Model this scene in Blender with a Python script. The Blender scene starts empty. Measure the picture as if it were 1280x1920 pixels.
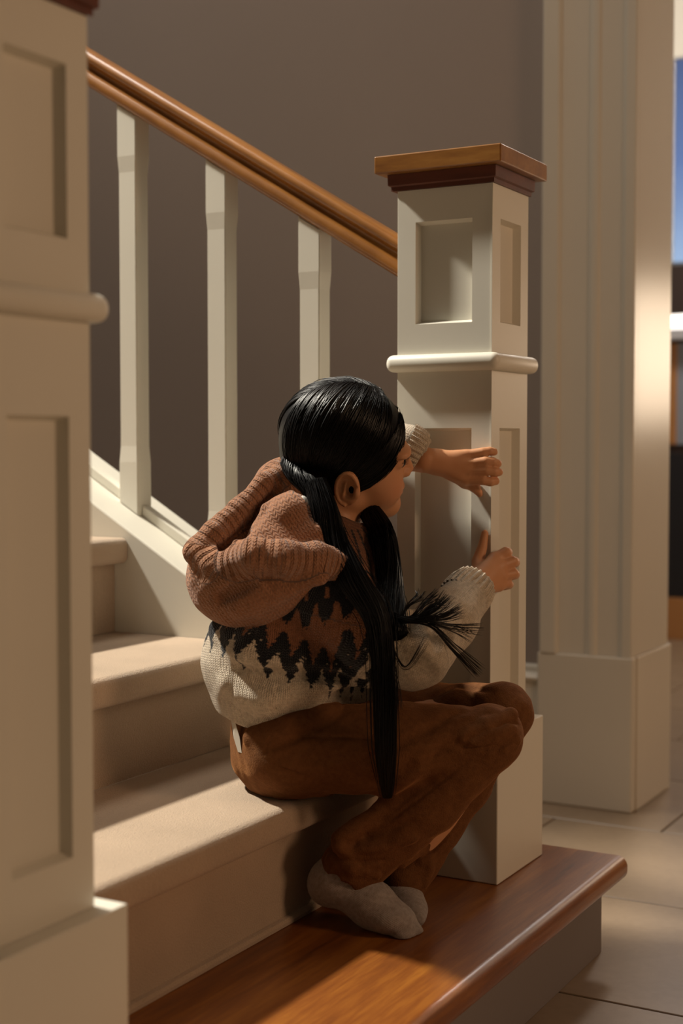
import bpy, bmesh, math, random
import numpy as np
from mathutils import Vector, Matrix
random.seed(7); np.random.seed(7)
SC = bpy.context.scene
COL = SC.collection
PI = math.pi

# ------------------------------------------------------------------ camera
cam_d = bpy.data.cameras.new('camera'); cam = bpy.data.objects.new('camera', cam_d); COL.objects.link(cam)
cam_d.sensor_fit = 'VERTICAL'; cam_d.sensor_height = 36.0; cam_d.sensor_width = 24.0; cam_d.lens = 50.0
YAW = math.radians(29.2); PITCH = math.atan(125/2667)
cam.location = (-2.0583, -0.8682, 0.6962)
cam.rotation_euler = (PI/2 - PITCH, 0, -(PI/2 - YAW))
cam_d.dof.use_dof = True; cam_d.dof.focus_distance = 2.10; cam_d.dof.aperture_fstop = 3.2
SC.camera = cam

# ------------------------------------------------------------------ world and exposure
w = bpy.data.worlds.new('world'); SC.world = w; w.use_nodes = True
w.node_tree.nodes['Background'].inputs[0].default_value = (1.0, 0.72, 0.46, 1)
w.node_tree.nodes['Background'].inputs[1].default_value = 0.045
vs = SC.view_settings
vs.view_transform = 'Standard'; vs.look = 'None'; vs.gamma = 1.0; vs.exposure = 0.16; vs.use_curve_mapping = False

# ------------------------------------------------------------------ lights
def light(name, kind, loc, target, energy, color, **kw):
    d = bpy.data.lights.new(name, kind); o = bpy.data.objects.new(name, d); COL.objects.link(o)
    o.location = loc; d.energy = energy; d.color = color
    for k, v in kw.items(): setattr(d, k, v)
    if target is not None:
        o.rotation_euler = (Vector(target) - Vector(loc)).to_track_quat('-Z', 'Y').to_euler()
    return o
# ceiling lamp over the upper flight: the key light, it falls down the stairs
light('stair_downlight', 'SPOT', (-0.60, 3.35, 4.40), (-0.42, 0.25, 0.45), 1800, (1.0, 0.93, 0.80), spot_size=math.radians(31), spot_blend=0.55, shadow_soft_size=0.16)
light('stairwell_glow', 'AREA', (-0.2, 1.6, 4.85), (0.2, 1.2, 0), 50, (1.0, 0.92, 0.82), shape='DISK', size=1.4)
# unseen warm fill, added low for the room beside the camera
light('hall_warm_fill', 'AREA', (-0.10, -3.0, 1.55), (-0.1, 0.2, 0.6), 22, (1.0, 0.62, 0.37), shape='DISK', size=0.7)
# the lit room beyond the opening
light('far_room_light', 'POINT', (3.3, 0.35, 2.45), None, 85, (1.0, 0.90, 0.80), shadow_soft_size=0.20)
light('jamb_highlight_light', 'POINT', (2.9, -0.42, 1.02), None, 21, (1.0, 0.78, 0.56), shadow_soft_size=0.26)  # unseen point light added to give the jamb its warm highlight

# ------------------------------------------------------------------ helpers
def tag(o, label=None, cat=None, group=None, kind=None):
    if label: o['label'] = label
    if cat: o['category'] = cat
    if group: o['group'] = group
    if kind: o['kind'] = kind
    return o
def empty(name, loc, label=None, cat=None, group=None, kind=None):
    o = bpy.data.objects.new(name, None); COL.objects.link(o); o.location = loc
    o.empty_display_size = 0.05
    return tag(o, label, cat, group, kind)
def finish(name, me, mat, parent=None, smooth=False):
    """link a mesh given in world coordinates; parents are unrotated empties"""
    o = bpy.data.objects.new(name, me); COL.objects.link(o)
    if mat: me.materials.append(mat)
    if smooth:
        me.polygons.foreach_set('use_smooth', [True]*len(me.polygons))
    if parent is not None:
        o.parent = parent
        off = Vector((0, 0, 0)); p = parent
        while p is not None: off += p.location; p = p.parent
        me.transform(Matrix.Translation(-off))
    else:
        vs_ = [v.co for v in me.vertices]
        c = Vector((sum(v.x for v in vs_)/len(vs_), sum(v.y for v in vs_)/len(vs_), min(v.z for v in vs_)))
        me.transform(Matrix.Translation(-c)); o.location = c
    return o
def bm_mesh(bm, name):
    bmesh.ops.recalc_face_normals(bm, faces=bm.faces)
    me = bpy.data.meshes.new(name); bm.to_mesh(me); bm.free(); return me
def add_box(bm, x0, x1, y0, y1, z0, z1):
    r = bmesh.ops.create_cube(bm, size=1)
    bmesh.ops.scale(bm, vec=(x1-x0, y1-y0, z1-z0), verts=r['verts'])
    bmesh.ops.translate(bm, vec=((x0+x1)/2, (y0+y1)/2, (z0+z1)/2), verts=r['verts'])
    return r['verts']
def box(name, x0, x1, y0, y1, z0, z1, mat, parent=None, bev=0.0, seg=2):
    bm = bmesh.new(); add_box(bm, x0, x1, y0, y1, z0, z1)
    if bev > 0: bmesh.ops.bevel(bm, geom=list(bm.edges), offset=bev, segments=seg, affect='EDGES', profile=0.5)
    o = finish(name, bm_mesh(bm, name), mat, parent)
    if bev > 0 and seg > 2: o.data.polygons.foreach_set('use_smooth', [True]*len(o.data.polygons)); smooth_angle(o)
    return o
def smooth_angle(o, ang=35):
    me = o.data
    bm = bmesh.new(); bm.from_mesh(me)
    for e in bm.edges:
        e.smooth = len(e.link_faces) == 2 and e.calc_face_angle(0) < math.radians(ang)
    bm.to_mesh(me); bm.free()
def prism(name, pts, axis, a, b, mat, parent=None, bev=0.0, smooth=False):
    """profile pts (2D) extruded from a to b along axis; 'x': pts are (y,z), 'y': (x,z), 'z': (x,y)"""
    def co(p, t):
        return {'x': (t, p[0], p[1]), 'y': (p[0], t, p[1]), 'z': (p[0], p[1], t)}[axis]
    bm = bmesh.new()
    A = [bm.verts.new(co(p, a)) for p in pts]; B = [bm.verts.new(co(p, b)) for p in pts]
    n = len(pts)
    for i in range(n): bm.faces.new((A[i], A[(i+1) % n], B[(i+1) % n], B[i]))
    bm.faces.new(A); bm.faces.new(B[::-1])
    if bev > 0: bmesh.ops.bevel(bm, geom=list(bm.edges), offset=bev, segments=2, affect='EDGES', profile=0.5)
    o = finish(name, bm_mesh(bm, name), mat, parent)
    if smooth: o.data.polygons.foreach_set('use_smooth', [True]*len(o.data.polygons)); smooth_angle(o)
    return o

# ------------------------------------------------------------------ materials
class NT:
    def __init__(s, name):
        s.m = bpy.data.materials.new(name); s.m.use_nodes = True
        s.t = s.m.node_tree; s.b = s.t.nodes['Principled BSDF']
    def n(s, typ, **kw):
        x = s.t.nodes.new(typ)
        for k, v in kw.items(): setattr(x, k, v)
        return x
    def l(s, a, b): s.t.links.new(a, b)
    def math(s, op, a, b=None, c=None):
        x = s.n('ShaderNodeMath', operation=op)
        for i, v in enumerate((a, b, c)):
            if v is None: continue
            if isinstance(v, (int, float)): x.inputs[i].default_value = v
            else: s.l(v, x.inputs[i])
        return x.outputs[0]
    def ramp(s, fac, stops):
        r = s.n('ShaderNodeValToRGB'); s.l(fac, r.inputs[0])
        cr = r.color_ramp
        while len(cr.elements) < len(stops): cr.elements.new(0.5)
        for e, (p, c) in zip(cr.elements, stops): e.position = p; e.color = (*c, 1)
        return r.outputs[0]
    def noise(s, scale, detail=3, vec=None, rough=0.5, scl=None):
        x = s.n('ShaderNodeTexNoise'); x.inputs['Scale'].default_value = scale
        x.inputs['Detail'].default_value = detail; x.inputs['Roughness'].default_value = rough
        if vec is None:
            tc = s.n('ShaderNodeTexCoord'); vec = tc.outputs['Object']
        if scl:
            mp = s.n('ShaderNodeMapping'); mp.inputs['Scale'].default_value = scl; s.l(vec, mp.inputs[0]); vec = mp.outputs[0]
        s.l(vec, x.inputs['Vector']); return x.outputs['Fac']
    def bump(s, h, strength, dist):
        x = s.n('ShaderNodeBump'); x.inputs['Strength'].default_value = strength; x.inputs['Distance'].default_value = dist
        s.l(h, x.inputs['Height']); s.l(x.outputs[0], s.b.inputs['Normal']); return x
    def set(s, **kw):
        for k, v in kw.items():
            s.b.inputs[k.replace('_', ' ')].default_value = v if not (isinstance(v, tuple) and len(v) == 3) else (*v, 1)

def lin(r, g, b):
    f = lambda c: (c/255/12.92) if c/255 <= 0.04045 else ((c/255+0.055)/1.055)**2.4
    return (f(r), f(g), f(b))

def m_paint(name, c, rough=0.42, spec=0.4):
    k = NT(name); n = k.noise(3.0, 3)
    col = k.ramp(n, [(0.3, tuple(v*0.96 for v in c)), (0.7, c)]); k.l(col, k.b.inputs['Base Color'])
    k.set(Roughness=rough); k.b.inputs['Specular IOR Level'].default_value = spec
    k.bump(k.noise(90, 2), 0.05, 0.001); return k.m
def m_wall(name, c):
    k = NT(name); n = k.noise(1.3, 3)
    col = k.ramp(n, [(0.3, tuple(v*0.94 for v in c)), (0.7, c)]); k.l(col, k.b.inputs['Base Color'])
    k.set(Roughness=0.75); k.bump(k.noise(220, 3), 0.18, 0.001); return k.m
def m_wood(name, dark, mid, light_, scl, rough=0.28, coat=0.3):
    k = NT(name)
    n1 = k.noise(3.0, 5, scl=scl, rough=0.6)
    n2 = k.noise(16.0, 4, scl=scl, rough=0.7)
    mix = k.math('ADD', k.math('MULTIPLY', n1, 0.65), k.math('MULTIPLY', n2, 0.35))
    col = k.ramp(mix, [(0.30, dark), (0.50, mid), (0.72, light_)]); k.l(col, k.b.inputs['Base Color'])
    k.set(Roughness=rough); k.b.inputs['Coat Weight'].default_value = coat; k.b.inputs['Coat Roughness'].default_value = 0.18
    k.bump(n2, 0.12, 0.001); return k.m
def m_carpet(name, c):
    k = NT(name)
    n = k.noise(420, 3, rough=0.7); n2 = k.noise(9, 3)
    mix = k.math('ADD', k.math('MULTIPLY', n, 0.55), k.math('MULTIPLY', n2, 0.45))
    col = k.ramp(mix, [(0.32, tuple(v*0.80 for v in c)), (0.62, c)]); k.l(col, k.b.inputs['Base Color'])
    k.set(Roughness=0.95); k.b.inputs['Specular IOR Level'].default_value = 0.1
    k.b.inputs['Sheen Weight'].default_value = 0.3; k.b.inputs['Sheen Roughness'].default_value = 0.5
    k.bump(n, 0.9, 0.003); return k.m
def m_tile(name, c):
    k = NT(name)
    oi = k.n('ShaderNodeObjectInfo')
    n = k.noise(5, 5, rough=0.65); n2 = k.noise(60, 3)
    mix = k.math('ADD', k.math('MULTIPLY', n, 0.7), k.math('MULTIPLY', n2, 0.3))
    mix = k.math('ADD', mix, k.math('MULTIPLY', k.math('SUBTRACT', oi.outputs['Random'], 0.5), 0.10))
    col = k.ramp(mix, [(0.30, tuple(v*0.72 for v in c)), (0.68, c)]); k.l(col, k.b.inputs['Base Color'])
    k.set(Roughness=0.33); k.b.inputs['Specular IOR Level'].default_value = 0.5
    k.bump(n2, 0.15, 0.001); return k.m
def m_plain(name, c, rough=0.5, metal=0.0, emit=None, es=0.0):
    k = NT(name); k.set(Base_Color=c, Roughness=rough, Metallic=metal)
    if emit: k.set(Emission_Color=emit); k.b.inputs['Emission Strength'].default_value = es
    return k.m

M = {}
M['trim'] = m_paint('white_trim_paint', (0.72, 0.69, 0.60))
M['casing'] = m_paint('casing_paint', (0.68, 0.62, 0.52), rough=0.30)
M['wall'] = m_wall('taupe_wall_paint', (0.36, 0.295, 0.255))
M['room'] = m_wall('room_paint', (0.55, 0.50, 0.42))
M['oak'] = m_wood('oak_cap', (0.17, 0.060, 0.012), (0.30, 0.125, 0.024), (0.42, 0.20, 0.045), (7, 1.0, 7))
M['oakdark'] = m_wood('dark_cap_moulding', (0.075, 0.018, 0.008), (0.12, 0.030, 0.013), (0.17, 0.045, 0.018), (7, 1, 7), rough=0.4)
M['rail'] = m_wood('handrail_oak', (0.14, 0.048, 0.010), (0.30, 0.120, 0.024), (0.46, 0.21, 0.048), (9, 0.8, 0.8), rough=0.30, coat=0.45)
M['step'] = m_wood('step_oak', (0.085, 0.022, 0.005), (0.205, 0.062, 0.009), (0.36, 0.135, 0.018), (0.8, 9, 9), rough=0.38, coat=0.10)
M['carpet'] = m_carpet('cream_carpet', (0.54, 0.405, 0.285))
M['tile'] = m_tile('stone_tile', (0.29, 0.21, 0.14))
M['grout'] = m_plain('grout', (0.085, 0.062, 0.045), 0.9)
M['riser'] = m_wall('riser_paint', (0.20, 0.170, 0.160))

# ------------------------------------------------------------------ setting
FZ = -0.165
floor = box('floor', -3.2, 6.2, -3.2, 3.2, FZ-0.06, FZ-0.006, M['grout']); tag(floor, kind='structure')
TX, TY, G = 0.4955, 0.4955, 0.005
bm = bmesh.new(); add_box(bm, -TX/2+G/2, TX/2-G/2, -TY/2+G/2, TY/2-G/2, -0.010, 0.0)
bmesh.ops.bevel(bm, geom=[e for e in bm.edges if all(v.co.z > -0.001 for v in e.verts)], offset=0.0012, segments=1, affect='EDGES')
tme = bm_mesh(bm, 'tile'); tme.materials.append(M['tile'])
nt_ = 0
for i in range(-5, 12):
    x = 0.530 + (i+0.5)*TX
    for j in range(-6, 6):
        y = 0.040 + (j+0.5)*TY + {-2: 0.25, -1: 0.0, 0: 0.5, 1: 0.0}.get(i, 0.5*(i % 2))*TY
        if i <= -1 and y > 0.3: continue
        if i < -3 and y < -1.8: continue
        if y > 2.6 or y < -2.9: continue
        o = bpy.data.objects.new('tile', tme); COL.objects.link(o); o.parent = floor
        o.location = Vector((x, y, FZ)) - floor.location; nt_ += 1

wall = prism('wall_right', [(0.17, FZ-0.05), (3.2, FZ-0.05), (3.2, 5.0), (0.17, 5.0)], 'x', 1.172, 1.42, M['wall']); tag(wall, kind='structure')
# skirting of the taupe wall
sk = empty('baseboard_right', (1.165, 1.5, FZ), kind='structure')
box('skirting_board', 1.150, 1.1715, 0.375, 3.2, FZ, 0.128, M['casing'], sk, 0.002)
prism('skirting_moulding', [(1.1715, 0.1285), (1.145, 0.1285), (1.143, 0.136), (1.150, 0.142), (1.158, 0.148), (1.160, 0.160), (1.1715, 0.166)], 'y', 0.375, 3.2, M['casing'], sk)
# casing of the opening
cs = empty('trim_1', (1.15, 0.26, FZ), kind='structure')
box('plinth_block', 1.142, 1.1715, 0.145, 0.382, FZ, 0.200, M['casing'], cs, 0.004, 2)
prof = [(1.1715, 0.376), (1.142, 0.376), (1.1405, 0.372), (1.1405, 0.338), (1.1435, 0.332), (1.1470, 0.330), (1.1480, 0.322), (1.1500, 0.300), (1.1505, 0.275),
        (1.1505, 0.262), (1.1465, 0.256), (1.1455, 0.248), (1.1465, 0.240), (1.1505, 0.234), (1.1512, 0.200), (1.1505, 0.182), (1.1485, 0.178), (1.1455, 0.172), (1.1455, 0.152), (1.1475, 0.149), (1.1715, 0.149)]
prism('casing', prof, 'z', 0.2005, 3.2, M['casing'], cs)
jm = empty('trim_2', (1.3, 0.15, FZ), kind='structure')
box('jamb_board', 1.1720, 1.440, 0.1495, 0.1695, 0.2005, 3.2, M['casing'], jm, 0.003)
box('jamb_plinth', 1.1720, 1.446, 0.1420, 0.1695, FZ, 0.200, M['casing'], jm, 0.003)

# ------------------------------------------------------------------ room beyond the opening
wf = box('wall_far', 4.62, 4.80, -3.2, 3.2, FZ-0.05, 5.0, M['room']); tag(wf, kind='structure')
ce = box('ceiling', -3.2, 6.2, -3.2, 3.2, 5.00, 5.1, M['room']); tag(ce, kind='structure')
wn = empty('window_1', (4.6, 0.9, 1.5), kind='structure')
M['glassblue'] = None
k = NT('dusk_glass')
tc = k.n('ShaderNodeTexCoord'); sp = k.n('ShaderNodeSeparateXYZ'); k.l(tc.outputs['Object'], sp.inputs[0])
zz = k.math('ADD', sp.outputs['Z'], k.math('MULTIPLY', k.noise(3, 2), 0.25))
col = k.ramp(k.math('DIVIDE', zz, 1.2), [(0.02, (0.05, 0.10, 0.18)), (0.16, (0.30, 0.42, 0.62)), (0.5, (0.10, 0.16, 0.34)), (1.0, (0.05, 0.075, 0.17))])
k.set(Base_Color=(0.02, 0.03, 0.05), Roughness=0.1); k.l(col, k.b.inputs['Emission Color']); k.b.inputs['Emission Strength'].default_value = 1.0
M['glassblue'] = k.m
box('window_pane', 4.600, 4.612, 0.30, 1.062, 1.56, 2.50, M['glassblue'], wn)
box('window_frame', 4.585, 4.6195, 0.28, 1.10, 2.505, 3.30, M['trim'], wn, 0.004)
box('window_frame', 4.585, 4.6195, 1.066, 1.10, 1.552, 2.50, M['trim'], wn, 0.004)
M['black'] = m_plain('black_cabinet', (0.012, 0.013, 0.016), 0.35)
M['darkbrown'] = m_plain('dark_brown_wood', (0.035, 0.022, 0.018), 0.45)
M['amber'] = m_plain('amber_wood', (0.36, 0.17, 0.06), 0.35)
M['lampw'] = m_plain('lamp_white', (0.9, 0.88, 0.85), 0.4, emit=(1, 0.93, 0.86), es=1.6)
M['grey'] = m_plain('grey_laminate', (0.40, 0.40, 0.42), 0.4)
M['glassc'] = m_plain('cabinet_glass', (0.22, 0.25, 0.30), 0.12)
cb = empty('sideboard', (4.3, 0.5, FZ), 'tall dark glass-fronted sideboard in the lit room beyond the opening', 'sideboard')
box('carcass', 4.16, 4.58, 0.0, 1.08, 0.02, 0.66, M['black'], cb, 0.004)
box('plinth', 4.14, 4.58, 0.0, 1.075, FZ, 0.0195, M['amber'], cb, 0.003)
box('upper_case', 4.22, 4.58, 0.0, 1.08, 0.6605, 1.16, M['darkbrown'], cb, 0.003)
box('door_frame', 4.200, 4.2195, 0.925, 0.975, 0.70, 1.15, M['amber'], cb, 0.002)
box('door_glass', 4.206, 4.2195, 0.60, 0.9245, 0.70, 1.15, M['glassc'], cb)
box('worktop', 4.12, 4.58, -0.05, 1.09, 1.1605, 1.205, M['grey'], cb, 0.003)
box('back_panel', 4.560, 4.580, -0.05, 1.09, 1.2055, 1.54, M['darkbrown'], cb, 0.003)
sl = empty('strip_lamp', (4.3, 0.6, 1.206), 'glowing white horizontal strip lamp on top of the dark sideboard', 'lamp')
bm = bmesh.new(); add_box(bm, 4.10, 4.17, -0.04, 0.955, 1.206, 1.268)
bmesh.ops.bevel(bm, geom=list(bm.edges), offset=0.025, segments=4, affect='EDGES', profile=0.5)
finish('diffuser', bm_mesh(bm, 'diffuser'), M['lampw'], sl, True)
box('lamp_base', 4.18, 4.20, 0.0, 0.9, 1.206, 1.240, M['grey'], sl, 0.002)

# ------------------------------------------------------------------ staircase
NOSE = [0.170, 0.442, 0.726, 1.008, 1.290, 1.572, 1.854, 2.136, 2.418]
TZ = [0.184, 0.356, 0.529, 0.701, 0.874, 1.046, 1.219, 1.391, 1.564]
st = empty('staircase', (-0.45, 0.5, FZ), 'cream carpeted staircase with oak bottom step the child sits on', 'staircase')
def bullnose(y0, y1, z0, z1, r=0.016, n=5):
    """profile in (y,z) with rounded front (low y) edge"""
    pts = []
    for i in range(n+1):
        a = PI/2 + (PI/2)*i/n; pts.append((y0+r+r*math.cos(a), z1-r+r*math.sin(a)))
    for i in range(n+1):
        a = PI + (PI/2)*i/n; pts.append((y0+r+r*math.cos(a), z0+r+r*math.sin(a)))
    return pts + [(y1, z0), (y1, z1)]
XL = -0.930
for i, (yn, z) in enumerate(zip(NOSE, TZ)):
    ynext = NOSE[i+1] if i+1 < len(NOSE) else yn+0.28
    p = prism('carpeted_tread', bullnose(yn, ynext+0.0295, z-0.047, z, 0.014), 'x', XL, -0.001, M['carpet'], st, smooth=True)
    zb = 0.0 if i == 0 else TZ[i-1]
    box('carpeted_riser', XL, -0.001, yn+0.030, yn+0.05, zb+0.0005, z-0.0475, M['carpet'], st)
prism('carpet_edge_strip', [(0.1995, 0.0006), (0.191, 0.0006), (0.190, 0.006), (0.193, 0.010), (0.1995, 0.011)], 'x', -0.93, -0.001, M['carpet'], st)
# oak bottom step
prism('oak_step', bullnose(-0.130, 0.245, -0.041, 0.0, 0.0175, 7), 'x', -1.30, 0.256, M['step'], st, smooth=True)
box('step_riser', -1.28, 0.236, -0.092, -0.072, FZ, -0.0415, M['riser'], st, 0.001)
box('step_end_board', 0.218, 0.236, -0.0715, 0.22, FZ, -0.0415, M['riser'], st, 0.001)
# far stringer
def ztop(y): return 0.463 + (y-0.59)*0.590
y0, y1 = 0.2155, 2.6
prism('stringer', [(y0, -0.04), (y0, ztop(y0)), (y1, ztop(y1)), (y1, 0.9)], 'x', 0.0, 0.195, M['trim'], st, bev=0.003)
BY = [0.390, 0.584, 0.783]
cuts = [y0] + [q for b in BY for q in (b-0.0225, b+0.0225)] + [y1]
for fa, fb in zip(cuts[0::2], cuts[1::2]):
    prism('fillet', [(fa, ztop(fa)+0.0005), (fa, ztop(fa)+0.021), (fb, ztop(fb)+0.021), (fb, ztop(fb)+0.0005)], 'x', 0.088, 0.110, M['trim'], st, bev=0.002)
# near stringer
prism('stringer', [(y0, -0.04), (y0, ztop(y0)), (y1, ztop(y1)), (y1, 0.9)], 'x', -1.12, -0.931, M['trim'], st, bev=0.003)

# ------------------------------------------------------------------ newel posts
def newel(ox, label):
    """box newel; ox = x offset of the plinth's low-x side"""
    t = empty('newel_post', (ox+0.098, 0.107, 0), label, 'newel post', 'newel posts')
    box('plinth', ox, ox+0.196, 0, 0.214, 0.0005, 0.240, M['trim'], t, 0.002)
    # shaft with recessed panels on all four sides
    sx0, sx1, sy0, sy1, z0, z1 = ox+0.023, ox+0.173, 0.023, 0.191, 0.2405, 1.108
    bm = bmesh.new()
    def face_side(o, u, v, nrm, W, panels):
        # o origin corner, u unit along the width, v up, nrm outward; panels list of (u0,u1,z0,z1)
        o, u, v, nrm = map(Vector, (o, u, v, nrm))
        zs = sorted(set([z0, z1] + [q for p in panels for q in p[2:]]))
        us = [0, panels[0][0], panels[0][1], W]
        def pt(a, z, d=0): return bm.verts.new(o + u*a + v*z - nrm*d)
        for a0, a1 in zip(us[:-1], us[1:]):
            for q0, q1 in zip(zs[:-1], zs[1:]):
                hole = any(abs(a0-p[0]) < 1e-6 and abs(q0-p[2]) < 1e-6 for p in panels)
                if not hole:
                    bm.faces.new([pt(a0, q0), pt(a1, q0), pt(a1, q1), pt(a0, q1)])
                else:
                    b, d = 0.0045, 0.013
                    A = [(a0, q0), (a1, q0), (a1, q1), (a0, q1)]
                    B = [(a0+b, q0+b), (a1-b, q0+b), (a1-b, q1-b), (a0+b, q1-b)]
                    for i in range(4):
                        j = (i+1) % 4
                        bm.faces.new([pt(*A[i]), pt(*A[j]), pt(*B[j], d), pt(*B[i], d)])
                    bm.faces.new([pt(*B[0], d), pt(*B[1], d), pt(*B[2], d), pt(*B[3], d)])
    zU, zL = (0.892, 1.056), (0.297, 0.724)
    Wy, Wx = sy1-sy0, sx1-sx0
    face_side((sx0, sy0, 0), (0, 1, 0), (0, 0, 1), (-1, 0, 0), Wy, [(0.035, Wy-0.033, *zU), (0.035, Wy-0.033, *zL)])
    face_side((sx1, sy0, 0), (0, 1, 0), (0, 0, 1), (1, 0, 0), Wy, [(0.035, Wy-0.033, *zU), (0.035, Wy-0.033, *zL)])
    face_side((sx0, sy0, 0), (1, 0, 0), (0, 0, 1), (0, -1, 0), Wx, [(0.031, Wx-0.033, *zU), (0.031, Wx-0.033, *zL)])
    face_side((sx0, sy1, 0), (1, 0, 0), (0, 0, 1), (0, 1, 0), Wx, [(0.031, Wx-0.033, *zU), (0.031, Wx-0.033, *zL)])
    bmesh.ops.remove_doubles(bm, verts=bm.verts, dist=1e-5)
    ve = [e for e in bm.edges if abs(e.verts[0].co.x-e.verts[1].co.x) < 1e-6 and abs(e.verts[0].co.y-e.verts[1].co.y) < 1e-6
          and min(abs(e.verts[0].co.x-sx0), abs(e.verts[0].co.x-sx1)) < 1e-6 and min(abs(e.verts[0].co.y-sy0), abs(e.verts[0].co.y-sy1)) < 1e-6]
    bmesh.ops.bevel(bm, geom=ve, offset=0.0015, segments=2, affect='EDGES')
    finish('shaft', bm_mesh(bm, 'shaft'), M['trim'], t)
    bm = bmesh.new(); add_box(bm, ox+0.007, ox+0.189, 0.007, 0.207, 0.815, 0.843)
    bmesh.ops.bevel(bm, geom=[e for e in bm.edges], offset=0.0125, segments=5, affect='EDGES', profile=0.5)
    o = finish('collar', bm_mesh(bm, 'collar'), M['trim'], t, True); smooth_angle(o, 40)
    # stepped dark moulding under the cap
    bm = bmesh.new(); rings = [(0.0155, 1.1085), (0.0155, 1.115), (0.0115, 1.117), (0.0110, 1.1345)]
    rows = []
    for a, z in rings:
        x0, x1, yy0, yy1 = ox+0.004+a, ox+0.192-a, 0.004+a, 0.216-a
        rows.append([bm.verts.new(c) for c in ((x0, yy0, z), (x1, yy0, z), (x1, yy1, z), (x0, yy1, z))])
    for r0, r1 in zip(rows[:-1], rows[1:]):
        for i in range(4): bm.faces.new((r0[i], r0[(i+1) % 4], r1[(i+1) % 4], r1[i]))
    bm.faces.new(rows[0]); bm.faces.new(rows[-1][::-1])
    finish('cap_moulding', bm_mesh(bm, 'cap_moulding'), M['oakdark'], t)
    box('cap', ox-0.001, ox+0.197, 0.000, 0.221, 1.135, 1.163, M['oak'], t, 0.0018, 2)
    return t
newel(0.0, 'sharp white box newel post with oak cap that the child holds')
newel(-1.137, 'large blurred white newel post at the left edge, nearest the camera')

# ------------------------------------------------------------------ handrail and balusters
def zrail(y): return 0.986 + (y-0.232)*0.603       # underside
hr = empty('handrail', (0.098, 0.8, 1.3), 'polished oak handrail sloping up from the central newel post', 'handrail')
prf = [(-0.022, 0.000), (0.022, 0.000), (0.0275, 0.004), (0.029, 0.012), (0.028, 0.020), (0.0235, 0.026), (0.0185, 0.030), (0.0165, 0.035), (0.018, 0.040), (0.0235, 0.044), (0.029, 0.048),
       (0.0305, 0.054), (0.027, 0.061), (0.018, 0.067), (0.006, 0.069)]
prf = prf + [(-x, z) for x, z in prf[::-1][:]][0:]
prf = [p for i, p in enumerate(prf) if prf.index(p) == i]
prf = prf[:15] + [(-x, z) for x, z in reversed(prf[2:15])]
bm = bmesh.new()
ya, yb = 0.1912, 2.5
A = [bm.verts.new((0.098+p[0], ya, zrail(ya)+p[1])) for p in prf]
B = [bm.verts.new((0.098+p[0], yb, zrail(yb)+p[1])) for p in prf]
n = len(prf)
for i in range(n): bm.faces.new((A[i], A[(i+1) % n], B[(i+1) % n], B[i]))
bm.faces.new(A); bm.faces.new(B[::-1])
o = finish('rail', bm_mesh(bm, 'rail'), M['rail'], hr, True); smooth_angle(o, 50)

def baluster(yc, label):
    t = empty('baluster', (0.098, yc, 0), label, 'baluster', 'white balusters under the handrail')
    zt = zrail(yc); zn1 = zt-0.085; zb = ztop(yc); zn0 = zb+0.088
    hw, hn = 0.0215, 0.0195
    bm = bmesh.new()
    def ring(h, z, slope=0.0, clip=None):
        return [bm.verts.new((0.098+sx*h, yc+sy*h, z + slope*sy*h)) for sx, sy in ((-1, -1), (1, -1), (1, 1), (-1, 1))]
    rows = [ring(hw, zb+0.0008, 0.590), ring(hw, zn0), ring(hn, zn0+0.030), ring(hn, zn1-0.030), ring(hw, zn1), ring(hw, zt-0.0005, 0.603)]
    for r0, r1 in zip(rows[:-1], rows[1:]):
        for i in range(4): bm.faces.new((r0[i], r0[(i+1) % 4], r1[(i+1) % 4], r1[i]))
    bm.faces.new(rows[0]); bm.faces.new(rows[-1][::-1])
    ve = [e for e in bm.edges if abs(e.verts[0].co.z-e.verts[1].co.z) > 0.015]
    bmesh.ops.bevel(bm, geom=ve, offset=0.0016, segments=2, affect='EDGES')
    finish('spindle', bm_mesh(bm, 'spindle'), M['trim'], t)
for yc, lb in ((0.390, 'white baluster nearest the central newel post, above the child\'s head'), (0.584, 'middle white baluster of the three behind the child'),
               (0.783, 'white baluster farthest from the central newel, beside the blurred near post')):
    baluster(yc, lb)

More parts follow.
